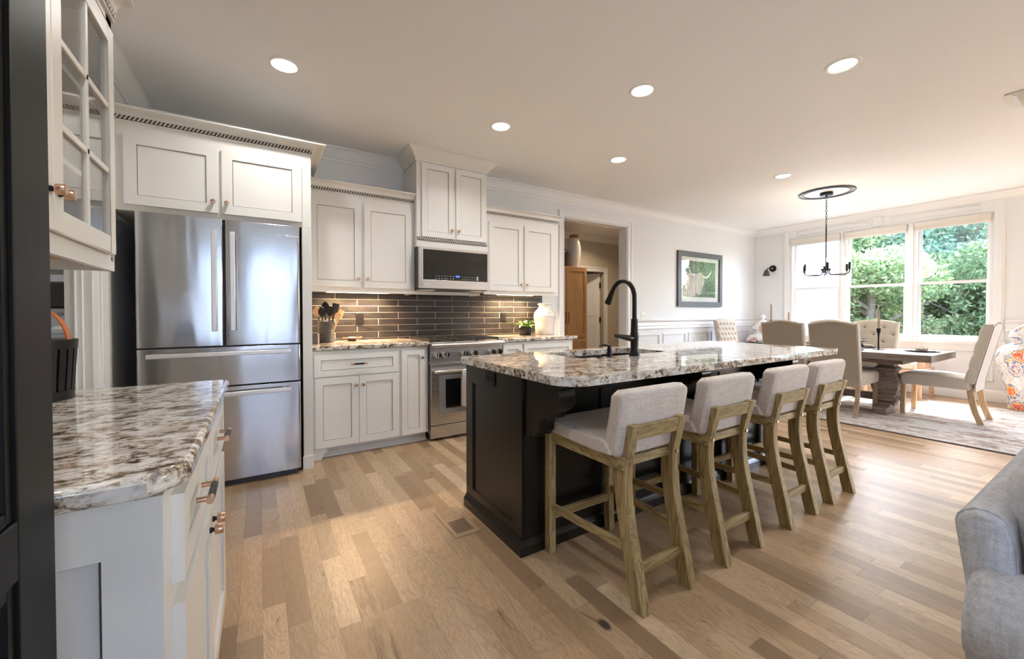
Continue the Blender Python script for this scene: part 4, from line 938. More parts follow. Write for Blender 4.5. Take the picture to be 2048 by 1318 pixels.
sp = [(-.175, .607), (-.10, .600), (.20, .603), (.262, .606), (.275, .618), (.278, .650), (.268, .668), (.245, .676), (.10, .672), (-.10, .664), (-.15, .66)]
b = MB(); pillow(b, -.222, .222, sp, .02); b.build('seat_cushion', 'stoolfab', t, ang=60, bev=.008, seg=3)
bp_ = [(-.168, .594), (-.125, .600), (-.112, .64), (-.142, .80), (-.155, .862), (-.168, .874), (-.208, .878), (-.226, .868), (-.227, .848), (-.205, .70), (-.186, .606)]
b = MB(); pillow(b, -.212, .212, bp_, .02); b.build('back_cushion', 'stoolfab', t, ang=60, bev=.008, seg=3)
st0 = t; sl = ['linen counter stool nearest the rounded corner of the island', 'linen counter stool second from the rounded island corner', 'linen counter stool third from the rounded island corner', 'linen counter stool nearest the dining table, last in the island row']
t.location = (1.428, 1.345, 0)
for i, (x, rz) in enumerate(((2.008, .0), (2.63, .0), (3.172, .0))): copy_tree(st0, loc=(x, 1.347, 0), rz=rz, label=sl[i+1])

# ================================================================ DINING TABLE
TX, TY, TZ = 6.375, 2.35, .74; xa, xb, ya, yb = 5.90, 6.85, 1.245, 3.455
t = thing('dining_table', 'grey-brown double pedestal dining table by the windows', 'table', (TX, TY, 0))
b = MB(); b.box(xa, xb, ya, yb, TZ-.075, TZ); part(b, 'tabletop', 'tablewood', t, bev=.004)
b = MB(); b.box(xa+.12, xb-.12, ya+.25, yb-.25, TZ-.125, TZ-.076); part(b, 'apron', 'tablewood', t, bev=.003)
def sqprof(cx, cy, pr, r=.0):
    return [[(cx-w_, cy-w_, z), (cx+w_, cy-w_, z), (cx+w_, cy+w_, z), (cx-w_, cy+w_, z)] for w_, z in pr]
for yp in (1.715, 2.985):
    b = MB(); pr = [(.085, .10), (.085, .135), (.11, .15), (.11, .18), (.09, .195)]+[(.078+.052*math.sin(PI*u)**1.3*(1.15-.5*u), .195+.30*u) for u in [i/14 for i in range(1, 14)]]+[(.078, .495), (.10, .51), (.10, .54), (.075, .555), (.075, .60), (.095, .615), (.095, .665)]
    b.loft(sqprof(TX, yp, pr)); part(b, 'pedestal', 'tablewood', t, ang=30, bev=.004)
    b = MB(); ft = [(-.27, 0), (-.27, .06), (-.255, .072), (-.20, .075), (-.16, .085), (-.12, .11), (.12, .11), (.16, .085), (.20, .075), (.255, .072), (.27, .06), (.27, 0)]
    b.prism([(TX+x, z+.012) for x, z in ft], yp-.064, yp+.064, 'xz'); part(b, 'foot', 'tablewood', t, bev=.005)
    b = MB(); ft = [(-.36, .664), (-.36, .63), (-.33, .625), (-.30, .61), (-.26, .605), (-.22, .585), (-.10, .58), (.10, .58), (.22, .585), (.26, .605), (.30, .61), (.33, .625), (.36, .63), (.36, .664)]
    b.prism([(TX+x*.8, z) for x, z in ft], yp-.055, yp+.055, 'xz'); part(b, 'bracket', 'tablewood', t, bev=.004)
b = MB(); b.box(TX-.05, TX+.05, 1.80, 2.90, .135, .215); part(b, 'stretcher', 'tablewood', t, bev=.004)
# ================================================================ DINING CHAIRS (origin, facing +y)
def dining_chair(tuft):
    t = thing('dining_chair', 'x', 'chair', group='linen upholstered chairs around the dining table')
    W_ = .235
    for s_ in (-1, 1):
        b = MB(); bent(b, [(s_*(W_-.035), .275, 0), (s_*(W_-.03), .27, .34)], .040, .042); rr = b
        b.build('front_leg', 'legwood' if tuft != 'channel' else 'honey', t, bev=.003)
        b = MB(); bent(b, smooth_line([(s_*(W_-.03), -.335, 0), (s_*(W_-.03), -.285, .16), (s_*(W_-.03), -.255, .36)]), .036, .05); b.build('rear_leg', 'legwood' if tuft != 'channel' else 'honey', t, bev=.003)
    sp = [(-.27, .345), (.26, .345), (.295, .352), (.305, .372), (.305, .44), (.292, .47), (.25, .486), (.0, .492), (-.22, .47), (-.27, .45)]
    b = MB(); pillow(b, -W_, W_, sp, .025); b.build('seat', 'linen', t, ang=60, bev=.01, seg=3)
    # back: front face with tufting, top arched; rear face covered with tan linen
    z0, z1 = .42, 1.055
    btn = []
    if tuft == 'button': btn = [(-.43, .985), (.43, .985), (0, .89), (-.83, .89), (.83, .89), (-.43, .795), (.43, .795), (0, .70), (-.83, .70), (.83, .70), (-.43, .605), (.43, .605)]
    if tuft == 'diamond': btn = [(a*.36+(.18 if k % 2 else 0), .985-k*.085) for k in range(6) for a in range(-2, 3) if abs(a*.36+(.18 if k % 2 else 0)) < .95]
    def arch(u): return .032*math.cos(min(1, abs(u*1.15))*PI/2)**1.0+.0
    def yl(z): return -.205-(.13 if tuft == 'channel' else .11)*max(0, (z-.42))/.64
    def bulge(u, z):
        h = 0
        if tuft == 'channel' or tuft == 'button':
            zz = (z-.42)/.16; h += (.014 if tuft == 'channel' else .003)*(abs(math.sin(PI*zz))**.5-1)
        for bu, bz in btn:
            d2 = ((u-bu)*W_)**2+(z-bz)**2; h -= (.026 if tuft == 'diamond' else .020)*math.exp(-d2/(.020**2 if tuft == 'diamond' else .024**2))
        if tuft == 'diamond':
            fu = (u*W_)/(.36*W_); fz = (z-.985)/.17
            for q in (fu+fz, fu-fz): dd_ = abs(q-round(q)); h -= .010*math.exp(-(dd_/.07)**2)
        return h
    b = MB(); nu, nv = (36, 56); th = .085
    def sh(u, v, side):
        uu = 2*u-1; zt = z1+arch(uu)-.0; z = z0+(zt-z0)*v; ex = 1-abs(uu); ez = min(1, (1-v)*6); rnd = min(1, (ex/.10)); k_ = math.sqrt(max(0, 1-(1-rnd)**2))*math.sqrt(max(0, 1-(1-min(1, ez))**2))
        y = yl(z)
        if side == 'f': y = y-.02+(.022*k_)+bulge(uu, z)*k_
        else: y = y-th
        return (uu*W_*(1+.02*v), y, z)
    f_ = [[sh(i/nu, j/nv, 'f') for i in range(nu+1)] for j in range(nv+1)]; k_ = [[sh(i/nu, j/nv, 'b') for i in range(nu+1)] for j in range(nv+1)]
    F_ = [[b.v(p) for p in r] for r in f_]; K_ = [[b.v(p) for p in r] for r in k_]
    for j in range(nv):
        for i in range(nu): b.face([F_[j][i], F_[j][i+1], F_[j+1][i+1], F_[j+1][i]]); b.face([K_[j][i], K_[j+1][i], K_[j+1][i+1], K_[j][i+1]])
        b.face([F_[j][0], F_[j+1][0], K_[j+1][0], K_[j][0]]); b.face([F_[j][nu], K_[j][nu], K_[j+1][nu], F_[j+1][nu]])
    for i in range(nu): b.face([F_[0][i], K_[0][i], K_[0][i+1], F_[0][i+1]]); b.face([F_[nv][i], F_[nv][i+1], K_[nv][i+1], K_[nv][i]])
    b.build('backrest', 'linen', t, ang=50)
    # rear panel with welt, and outer back down to the seat rail
    b = MB(); rings = []
    def bk(u, v, d): uu = 2*u-1; zt = z1+arch(uu)-.018; z = .335+(zt-.335)*v; return (uu*(W_-.014), (yl(max(z, .42)))-th-d, z)
    b.loft([[bk(i/16, 0, 0) for i in range(17)]+[bk(1-i/16, 0, .005) for i in range(17)]]+[[bk(i/16, j/12, 0) for i in range(17)]+[bk(1-i/16, j/12, .005) for i in range(17)] for j in range(1, 13)]); b.build('back_panel', 'backlinen' if tuft != 'channel' else 'linen', t, ang=50)
    b = MB(); pts = [bk(0, v/10, .005) for v in range(11)]+[bk(i/16, 1, .005) for i in range(1, 16)]+[bk(1, 1-v/10, .005) for v in range(11)]
    b.tube(pts, .0032, 6); b.build('welt', 'backlinen', t)
    for bu, bz in btn:
        if tuft == 'button' and abs(bu) < .9:
            b = MB(); y = yl(bz)+.002-.014; b.ball((bu*W_*1.01, y, bz), .0125, 6, .9); b.build('button', 'backlinen', t)
    return t
cA = dining_chair('button'); cA.location = (5.99, 2.0, .012); cA.rotation_euler = (0, 0, -PI/2); cA['label'] = 'linen dining chair with its tan back to the island, nearer the head chair'
copy_tree(cA, loc=(5.99, 2.535, .012), rz=-PI/2, label='linen dining chair with its tan back to the island, farther from the head chair')
copy_tree(cA, loc=(6.74, 2.04, .012), rz=PI/2, label='button tufted linen chair in front of the window beside the black candlestick')
copy_tree(cA, loc=(6.74, 2.56, .012), rz=PI/2, label='linen chair on the window side behind the bull sculpture')
cB = dining_chair('channel'); cB.location = (6.62, 1.315, .012); cB.rotation_euler = (0, 0, 0); cB['label'] = 'linen head chair with honey legs, pulled out at the near end of the dining table'
cC = dining_chair('diamond'); cC.location = (6.84, 3.66, .012); cC.rotation_euler = (0, 0, PI-.10); cC['label'] = 'diamond tufted linen head chair at the far end of the dining table'
# ---- table setting
def setting(x, y, rz, label):
    t = thing('dinner_plate', label, 'plate', (x, y, TZ), rz)
    b = MB(); b.lathe([(.08, 0), (.15, .008), (.150, .011), (.10, .005), (.001, .004)], (0, 0, 0), 36); b.build('charger', 'plate', t)
    b = MB(); b.lathe([(.06, .006), (.115, .013), (.114, .016), (.07, .010), (.001, .010)], (0, 0, 0), 32); b.build('salad_plate', 'platerim', t); return t
def napkin(x, y, rz, label):
    t = thing('napkin', label, 'napkin', (x, y, TZ+.016), rz); b = MB(); rings = []
    for i in range(17):
        u = -1+i/8; w_ = .018+.035*abs(u)**.8; h_ = .012+.006*(1-abs(u)); rings.append([(u*.135, w_*math.cos(q*PI/8)*(1+.12*math.sin(q*3+i)), .012+h_*math.sin(q*PI/8)*(1+.1*math.sin(q*2))) for q in range(16)])
    b.loft(rings); b.build('cloth', 'napkin', t, ang=60)
    b = MB(); b.lathe([(.0235, -.02), (.026, -.02), (.026, .02), (.0235, .02), (.0235, -.02)], (0, 0, .016), 20, 'x', caps=False); b.build('napkin_ring', 'black', t); return t
for x, y, rz, wh in ((6.50, 1.45, .2, 'at the near table end before the pulled-out head chair'), (6.13, 2.02, PI/2, 'before the nearer chair on the island side'), (6.62, 2.05, PI/2, 'before the button tufted chair on the window side'), (6.13, 2.55, PI/2, 'before the farther chair on the island side'), (6.62, 2.60, PI/2, 'before the farther chair on the window side'), (6.33, 3.22, 0, 'at the far table end before the diamond tufted chair')):
    setting(x, y, rz, 'dark plate '+wh); napkin(x, y, rz, 'taupe napkin in a black ring '+wh)
def candlestick(x, y, hs, hc, label, label2):
    t = thing('candlestick', label, 'candlestick', (x, y, TZ))
    b = MB(); b.lathe([(.052, 0), (.054, .004), (.05, .008), (.02, .010), (.009, .02), (.0075, hs*.5), (.010, hs*.72), (.018, hs-.04), (.022, hs), (.013, hs), (.011, hs-.02), (.001, hs-.02)], (0, 0, 0), 24); b.build('stem', 'blackmetal', t)
    b = MB(); b.lathe([(.0115, hs-.018), (.011, hs+hc-.006), (.004, hs+hc), (.001, hs+hc)], (0, 0, 0), 16); c_ = b.build('taper_candle', 'candle', None); c_.location = (x, y, TZ); tag(c_, label2, 'candle')
candlestick(6.40, 1.81, .26, .22, 'black iron candlestick standing before the button tufted chair', 'taupe taper in the candlestick before the button tufted chair')
candlestick(6.40, 3.03, .34, .24, 'tall black candlestick behind the farther island-side chair', 'taller taupe taper between the floral jar and the white siding')
candlestick(6.45, 2.82, .26, .20, 'shorter black candlestick behind the farther island-side chair', 'shorter taupe taper beside the window casing')
# ---- sculptures
def bull(loc, rz, s_, label, cat, name):
    t = thing(name, label, cat, loc, rz)
    b = MB(); S = lambda p: tuple(q*s_ for q in p)
    spine = [(-.20, .10, .03), (-.19, .13, .055), (-.12, .15, .065), (-.03, .155, .06), (.05, .165, .075), (.10, .15, .065), (.14, .11, .045), (.17, .075, .033), (.195, .045, .022), (.205, .035, .012)]
    b.loft([[S((x+.0*math.cos(q), r*.75*math.cos(q*PI/7), z+r*math.sin(q*PI/7))) for q in range(14)] for x, z, r in spine]); b.build('bull_body', 'gun', t, ang=60)
    for lx, ly, fw in ((-.16, .03, -.03), (-.15, -.03, .02), (.05, .035, .02), (.06, -.035, -.03)):
        b = MB(); b.tube([S((lx, ly, .11)), S((lx+fw*.3, ly, .06)), S((lx+fw, ly, .02)), S((lx+fw+.008, ly, 0))], [.026*s_, .014*s_, .009*s_, .013*s_], 10); b.build('leg', 'gun', t)
    for k_ in (-1, 1):
        b = MB(); b.tube([S((.165, k_*.022, .10)), S((.185, k_*.055, .10)), S((.225, k_*.06, .105)), S((.25, k_*.05, .108))], [.009*s_, .008*s_, .005*s_, .0015*s_], 8); b.build('horn', 'gun', t)
    b = MB(); b.tube([S((-.20, 0, .12)), S((-.235, 0, .15)), S((-.25, 0, .11)), S((-.26, 0, .07))], .004*s_, 6); b.build('tail', 'gun', t); return t
bull((6.30, 2.13, TZ), -PI/2+.35, .98, 'dark pewter charging bull sculpture with lowered head on the table', 'sculpture', 'bull_sculpture')
# small animal figure seen between the two near chairs
t = thing('horse_figurine', 'small dark animal figure with raised head on the table between the chair backs', 'figurine', (6.35, 2.42, TZ), -1.2)
b = MB(); b.loft([[(x, r*.7*math.cos(q*PI/6), z+r*math.sin(q*PI/6)) for q in range(12)] for x, z, r in ((-.10, .09, .02), (-.08, .095, .04), (0, .09, .036), (.06, .10, .038), (.085, .14, .026), (.10, .185, .02), (.115, .20, .022), (.14, .192, .016), (.165, .175, .010))]); b.build('animal_body', 'gun', t, ang=60)
for lx, ly in ((-.08, .02), (-.075, -.02), (.05, .02), (.055, -.02)):
    b = MB(); b.tube([(lx, ly, .08), (lx+.004, ly, .04), (lx, ly, 0)], [.015, .008, .009], 8); b.build('leg', 'gun', t)
# ---- rug
b = MB(); b.box(5.31, 7.70, .50, 3.98, 0.0005, .012); b.mi = 1; b.box(5.303, 5.311, .50, 3.98, .0005, .010); b.box(5.303, 7.72, .493, .501, .0005, .010)
single(b, 'rug', ['rug', 'rugedge'], 'distressed beige and brown area rug under the dining table', 'rug', (6.5, 2.2, 0))
# ---- wooden armchair by the window
t = thing('wooden_armchair', 'pale red slatted wooden armchair with white cushion against the window wall', 'chair', (7.80, 1.98, 0))
ax0, ax1, ay0, ay1 = 7.52, 8.08, 1.70, 2.26
for x in (ax0, ax1):
    for y in (ay0, ay1): b = MB(); b.box(x-.022, x+.022, y-.022, y+.022, .0125 if x == ax0 else 0, .40 if x == ax0 else .42); part(b, 'leg', 'redwood', t, bev=.003)
b = MB(); b.box(ax0-.02, ax1+.02, ay0-.02, ay1+.02, .36, .41); part(b, 'seat_frame', 'redwood', t, bev=.004)
b = MB(); b.prism(rrect(ax0+.01, ax1-.04, ay0+.03, ay1-.03, .05), .41, .50); part(b, 'seat_cushion', 'cushion', t, bev=.02, seg=3)
for y in (ay0, ay1):
    b = MB(); ln = smooth_line([(ax0, y, .41), (ax0+.01, y, .54), (ax0+.08, y, .615), (ax0+.25, y, .635), (ax1, y, .64)]); b.loft([[(x, y-.026, z-.014), (x, y+.026, z-.014), (x, y+.026, z+.014), (x, y-.026, z+.014)] for x, _, z in ln]); part(b, 'armrest', 'redwood', t, bev=.003)
    for i in range(4): x = ax0+.12+i*.12; b = MB(); b.box(x-.012, x+.012, y-.007, y+.007, .41, .62); part(b, 'arm_slat', 'redwood', t)
b = MB(); b.box(ax1-.015, ax1+.02, ay0, ay1, .60, .66); part(b, 'back_rail', 'redwood', t, bev=.003)
for i in range(7): y = ay0+.06+i*.077; b = MB(); b.box(ax1-.008, ax1+.01, y-.015, y+.015, .41, .61); part(b, 'back_slat', 'redwood', t)
# ---- floral floor jars
def ginger(loc, label):
    t = thing('floral_jar', label, 'jar', loc)
    bp2 = [(.15, 0), (.168, .004), (.172, .02), (.165, .08), (.178, .16), (.215, .36), (.262, .56), (.275, .65), (.265, .71), (.225, .77), (.17, .80), (.150, .815), (.146, .875), (.152, .885), (.150, .895), (.14, .89)]
    b = MB(); b.lathe(bp2, (0, 0, 0), 48); b.build('jar_body', 'jar', t)
    b = MB(); b.lathe([(.170, .890), (.174, .896), (.168, .905), (.160, .935), (.130, .99), (.085, 1.035), (.045, 1.055), (.028, 1.06), (.02, 1.075), (.001, 1.08)], (0, 0, 0), 40); l_ = b.build('lid', 'jar', t)
    b = MB(); b.ball((0, 0, 1.115), .045, 12); b.build('finial', 'ceramicwhite', l_); return t
g = ginger((7.93, .83, 0), 'tall red and blue floral ginger jar standing between window and sofa')
copy_tree(g, loc=(7.93, 3.90, 0), label='tall floral ginger jar in the room corner under the wall sconce')
# ================================================================ SOFA
t = thing('sofa', 'grey slub-weave sofa with rolled arm and loose back cushions', 'sofa', (2.2, -.3, 0))
b = MB(); b.box(1.27, 3.25, -.72, .12, .12, .42); part(b, 'base', 'sofafab', t, bev=.02, seg=3)
def rp_(prof, a, c, n=1): return
b = MB()   # arm: rolled profile in x-z, extruded along y with soft ends
arm = [(1.245, .12), (1.235, .30), (1.235, .52)]+[(1.185+.088*math.cos(a), .625+.082*math.sin(a)) for a in [-.9+i*(PI+1.35)/14 for i in range(15)]][:]+[(1.155, .50), (1.150, .30), (1.155, .12)]
arm = [(1.255, .12), (1.255, .58), (1.268, .62)]+[(1.178+.094*math.cos(a), .618+.086*math.sin(a)) for a in [.15+i*(PI+.75)/16 for i in range(17)]]+[(1.125, .53), (1.14, .48), (1.145, .12)]
cx_, cz_ = 1.19, .5; rings = []
for y, k_ in ((-.80, .90), (-.79, .96), (-.765, 1), (-.3, 1), (.08, 1), (.15, 1), (.175, .97), (.188, .90)): rings.append([(cx_+(x-cx_)*k_, y, cz_+(z-cz_)*(k_ if z > .2 else 1)) for x, z in arm])
b.loft(rings); part(b, 'arm', 'sofafab', t, ang=60)
b = MB(); rings = []
for y, k_ in ((-.80, .90), (-.79, .96), (-.765, 1), (-.3, 1), (.08, 1), (.15, 1), (.175, .97), (.188, .90)): rings.append([(3.42-(cx_+(x-cx_)*k_-1.10), y, cz_+(z-cz_)*(k_ if z > .2 else 1)) for x, z in arm])
b.loft(rings); part(b, 'arm', 'sofafab', t, ang=60)
b = MB()   # back frame: y-z profile swept along x
bk_ = [(.190, .12), (.192, .60), (.212, .745), (.215, .768)]+[(.178+.037*math.cos(a), .77+.034*math.sin(a)) for a in [0+i*PI/8 for i in range(1, 9)]]+[(.130, .65), (.12, .12)]
rings = []
for x, k_ in ((1.178, .80), (1.184, .92), (1.20, .985), (1.225, 1), (2.3, 1), (3.25, 1), (3.28, .9)): rings.append([(x, .16+(y-.16)*k_, .45+(z-.45)*(1-(1-k_)*.12)) for y, z in bk_])
b.loft(rings); part(b, 'back_frame', 'sofafab', t, ang=60)
b = MB(); b.tube([(1.199, .16+(y-.16)*.99, z) for y, z in bk_[1:-1]], .0022, 6); part(b, 'seam', 'sofafab', t)
def puff(x0, x1, y0, y1, z0, z1, name, px=2.6, lean=0, ex=.35):
    b = MB(); cx, cy, cz = (x0+x1)/2, (y0+y1)/2, (z0+z1)/2; hx, hy, hz = (x1-x0)/2, (y1-y0)/2, (z1-z0)/2; sg = lambda v, p: math.copysign(abs(v)**p, v); nu, nv = 40, 24; rings = []
    for j in range(1, nv):
        ph = -PI/2+PI*j/nv; ring = []
        for i in range(nu):
            th = 2*PI*i/nu; x = hx*sg(math.cos(ph), ex)*sg(math.cos(th), ex); z = hz*sg(math.cos(ph), ex)*sg(math.sin(th), ex); y = hy*sg(math.sin(ph), .8)
            wob = .006*math.sin(9*x/hx+5*z)+.005*math.sin(13*z/hz+3*x); ring.append((cx+x, cy+y+wob+lean*(z), cz+z))
        rings.append(ring)
    b.loft(rings); return part(b, name, 'sofafab', t, ang=80, sub=1)
for i in range(3): puff(1.175+i*.68, 1.845+i*.68, -.125, .165, .46, .925, 'back_cushion', lean=.05, ex=.5)
for i in range(3): puff(1.275+i*.645, 1.91+i*.645, -.78, -.02, .41, .56, 'seat_cushion')
for x in (1.25, 3.2):
    for y in (-.68, .12): b = MB(); b.lathe([(.02, 0), (.028, .12)], (x, y, 0), 14); part(b, 'foot', 'legwood', t)
# ================================================================ LIGHT FITTINGS
def downlight(x, y, label, power, col=(1, .98, .95), z=ZC):
    t = thing('recessed_light', label, 'ceiling light', (x, y, z))
    b = MB(); b.lathe([(.070, -.001), (.076, -.006), (.094, -.004), (.097, -.0005)], (0, 0, 0), 36, caps=False); b.build('trim_ring', 'white', t)
    b = MB(); b.lathe([(.071, -.003), (.001, -.003)], (0, 0, 0), 36, caps=False); b.build('lens', 'lamp', t)
    d = bpy.data.lights.new('led', 'AREA'); d.shape = 'DISK'; d.size = .13; d.energy = power; d.color = col; d.spread = math.radians(140)
    o = bpy.data.objects.new('led', d); C.objects.link(o); o.parent = t; o.location = (0, 0, -.012); return t
DL = 5.5
for x, y, lab in ((.15, 3.0, 'recessed ceiling light above the refrigerator'), (1.765, 3.0, 'recessed ceiling light in front of the microwave cabinet'), (3.185, 3.0, 'recessed ceiling light before the hall opening'), (2.348, 1.985, 'recessed ceiling light over the middle of the island'), (3.207, 1.10, 'largest recessed ceiling light, over the stool nearest the dining table'), (5.20, 2.346, 'recessed ceiling light between island and chandelier'), (7.50, 2.353, 'recessed ceiling light near the windows beyond the chandelier'), (-.2, .6, 'recessed ceiling light above the dark door'), (5.2, -1.5, 'recessed ceiling light over the seating area')):
    downlight(x, y, lab, DL)
downlight(5.47, 5.40, 'recessed ceiling light in the hall beyond the opening', 8., (1, .78, .55))
dh = bpy.data.lights.new('pantry_bulb', 'POINT'); dh.energy = 7; dh.shadow_soft_size = .08; oh = bpy.data.objects.new('pantry_bulb', dh); C.objects.link(oh); oh.location = (-1.35, 2.9, 2.5)
# medallion + chandelier
t = thing('ceiling_medallion', 'round white ceiling medallion edged with black rings above the dining table', 'medallion', (6.38, 2.35, ZC))
b = MB(); b.lathe([(.30, -.0005), (.30, -.010), (.285, -.016), (.262, -.016), (.255, -.010), (.10, -.010), (.001, -.010)], (0, 0, 0), 56, caps=False); b.build('plaster_disc', 'trim', t)
for r in (.298, .276, .252): b = MB(); b.lathe([(r-.004, -.012), (r-.003, -.020), (r+.004, -.020), (r+.005, -.006)], (0, 0, 0), 56, caps=False); b.build('black_ring', 'blackmetal', t)
CXY = (6.38, 2.35)
t = thing('chandelier', 'black six-arm chandelier with candle bulbs on a chain over the dining table', 'chandelier', (CXY[0], CXY[1], 1.70))
W = lambda x, y, z: (CXY[0]+x, CXY[1]+y, z)
b = MB(); b.lathe([(.072, ZC-.010), (.072, ZC-.045), (.06, ZC-.050), (.012, ZC-.052), (.012, ZC-.07), (.001, ZC-.07)], W(0, 0, 0), 28); part(b, 'canopy', 'blackmetal', t)
z = ZC-.075; i = 0
while z > 2.36:
    b = MB(); pts = [W((.009*math.cos(a) if i % 2 else 0), (0 if i % 2 else .009*math.cos(a)), z-.022+.022*math.sin(a)) for a in [2*PI*k_/12 for k_ in range(13)]]
    b.tube(pts, .0026, 6, caps=False); part(b, 'chain_link', 'blackmetal', t); z -= .036; i += 1
b = MB(); b.tube([W(.018*math.cos(a), 0, 2.345+.018*math.sin(a)) for a in [2*PI*k_/16 for k_ in range(17)]], .003, 6, caps=False); part(b, 'ring', 'blackmetal', t)
b = MB(); b.tube([W(0, 0, 2.33), W(0, 0, 1.77)], .0075, 10); part(b, 'rod', 'blackmetal', t)
b = MB(); b.lathe([(.052, 1.775), (.054, 1.770), (.054, 1.752), (.052, 1.748), (.001, 1.748)][::-1]+[(.001, 1.775)], W(0, 0, 0), 24); part(b, 'hub', 'blackmetal', t)
for i in range(6):
    a = PI/3*i+.42; c_, s_ = math.cos(a), math.sin(a); R_ = .265
    b = MB(); b.tube([W(.04*c_, .04*s_, 1.752), W(.04*c_, .04*s_, 1.715), W(.055*c_, .055*s_, 1.698), W(.08*c_, .08*s_, 1.692), W((R_-.03)*c_, (R_-.03)*s_, 1.692), W((R_-.008)*c_, (R_-.008)*s_, 1.70), W(R_*c_, R_*s_, 1.725), W(R_*c_, R_*s_, 1.75)], .0055, 8); ar = part(b, 'arm', 'blackmetal', t)
    b = MB(); b.lathe([(.011, 1.745), (.0125, 1.75), (.0125, 1.835), (.010, 1.838), (.001, 1.838)], W(R_*c_, R_*s_, 0), 14); part(b, 'candle_sleeve', 'blackmetal', ar)
    b = MB(); b.lathe([(.007, 1.838), (.014, 1.86), (.015, 1.875), (.009, 1.90), (.002, 1.925)], W(R_*c_, R_*s_, 0), 14); part(b, 'flame_bulb', 'bulb', ar)
dl_ = bpy.data.lights.new('chandelier_glow', 'POINT'); dl_.energy = 10; dl_.color = (1, .85, .65); dl_.shadow_soft_size = .2; ol = bpy.data.objects.new('chandelier_glow', dl_); C.objects.link(ol); ol.parent = t; ol.location = (0, 0, .32)
# wall sconce
t = thing('wall_sconce', 'small black wall sconce with a downward metal shade beside the windows', 'sconce', (XW, 3.90, 1.93))
b = MB(); b.lathe([(.062, XW), (.062, XW-.012), (.05, XW-.022), (.015, XW-.025), (.001, XW-.025)], (0, 3.905, 2.035), 24, 'x'); part(b, 'back_plate', 'blackmetal', t)
b = MB(); b.tube([(XW-.02, 3.905, 2.035), (XW-.07, 3.92, 2.05), (XW-.12, 3.95, 2.03), (XW-.13, 3.96, 2.0)], .009, 8); part(b, 'arm', 'blackmetal', t)
b = MB(); b.lathe([(.02, 2.01), (.03, 2.0), (.036, 1.985), (.062, 1.895), (.059, 1.895), (.03, 1.98), (.001, 1.99)], (XW-.13, 3.96, 0), 24); part(b, 'shade', 'darkcase', t)
b = MB(); b.ball((XW-.035, 3.905, 2.035), .018, 8); part(b, 'brass_knob', 'copper', t)
# ceiling vent
t = thing('ceiling_vent', 'white slatted ceiling vent above the sofa', 'vent', (4.83, .50, ZC))
b = MB(); b.box(4.66, 5.0, .40, .62, ZC-.012, ZC-.001); part(b, 'vent_frame', 'white', t, bev=.003)
for i in range(5): b = MB(); y = .43+i*.034; b.hexa([(4.68, y, ZC-.026), (4.98, y, ZC-.026), (4.68, y+.022, ZC-.012), (4.98, y+.022, ZC-.012), (4.68, y, ZC-.030), (4.98, y, ZC-.030), (4.68, y+.024, ZC-.014), (4.98, y+.024, ZC-.014)]); part(b, 'louvre', 'white', t)
# floor register
t = thing('floor_register', 'wooden floor register with dark slots beside the island base', 'vent', (.943, 2.115, 0))
b = MB(); b.box(.868, 1.020, 1.955, 2.275, .0002, .004); part(b, 'vent_frame', 'register', t, bev=.001)
b = MB()
for i in range(11): y = 1.995+i*.0125; b.box(.892, .996, y, y+.006, .0040, .0045)
part(b, 'open_slots', 'grate', t)
b = MB()
for i in range(10): y = 2.145+i*.0115; b.box(.892, .996, y, y+.004, .0040, .0044)
part(b, 'closed_louvres', 'legwood', t)
b = MB()
for q in ((.868, 1.020, 1.955, 1.958), (.868, 1.020, 2.272, 2.275), (.868, .8705, 1.955, 2.275), (1.0175, 1.020, 1.955, 2.275), (.886, 1.002, 1.985, 1.987), (.886, 1.002, 2.27-.008, 2.27-.006)): b.box(*q, .0039, .0044)
part(b, 'frame_line', 'legwood', t)
# blinds
for (a, c), lab in zip(WIN, ('rolled oatmeal shade over the window nearest the sofa', 'rolled oatmeal shade over the middle window', 'rolled oatmeal shade over the window with white siding behind')):
    t = thing('window_blind', lab, 'blind', (XW-.03, (a+c)/2, 2.40), group='rolled shades over the three windows')
    b = MB(NX(XW)); b.box(a+.004, c-.004, 2.455, 2.518, -.01, .045); part(b, 'valance', 'blind', t, bev=.003)
    b = MB(NX(XW)); b.box(a+.006, c-.006, 2.405, 2.458, -.006, .034); part(b, 'folded_shade', 'blind', t, bev=.006)
t = thing('door_chime', 'small square white chime box on the window header', 'chime', (XW, 2.36, 2.56))
b = MB(NX(XW-.014)); b.box(2.30, 2.42, 2.555, 2.685, 0, .035); part(b, 'cover', 'white', t, bev=.004)
b = MB(NX(XW-.014)); b.box(2.295, 2.425, 2.68, 2.69, 0, .04); part(b, 'top_lip', 'trim', t)
# ================================================================ FRAMED PHOTOGRAPH
t = thing('framed_picture', 'grey framed photograph of a shaggy long-horned cow on the dining wall', 'picture', (6.51, YB, 1.30))
F = NY(YB); a, c, z0, z1 = 5.876, 7.149, 1.30, 2.235; w_ = .085
b = MB(F); b.box(a, a+w_, z0, z1, 0, .035); b.box(c-w_, c, z0, z1, 0, .035); b.box(a+w_, c-w_, z0, z0+w_, 0, .035); b.box(a+w_, c-w_, z1-w_, z1, 0, .035); part(b, 'picture_frame', 'greyframe', t, bev=.003)
b = MB(F); b.box(a+w_, c-w_, z0+w_, z1-w_, 0, .008); part(b, 'mat_board', 'matboard', t)
pa, pc, p0, p1 = 6.03, 6.965, 1.465, 2.085
b = MB(F); b.box(pa, pc, p0, p1, .008, .009); part(b, 'photo_print', 'print', t)
b = MB(F); Q = lambda u, v: (pa+(pc-pa)*u, p0+(p1-p0)*v)
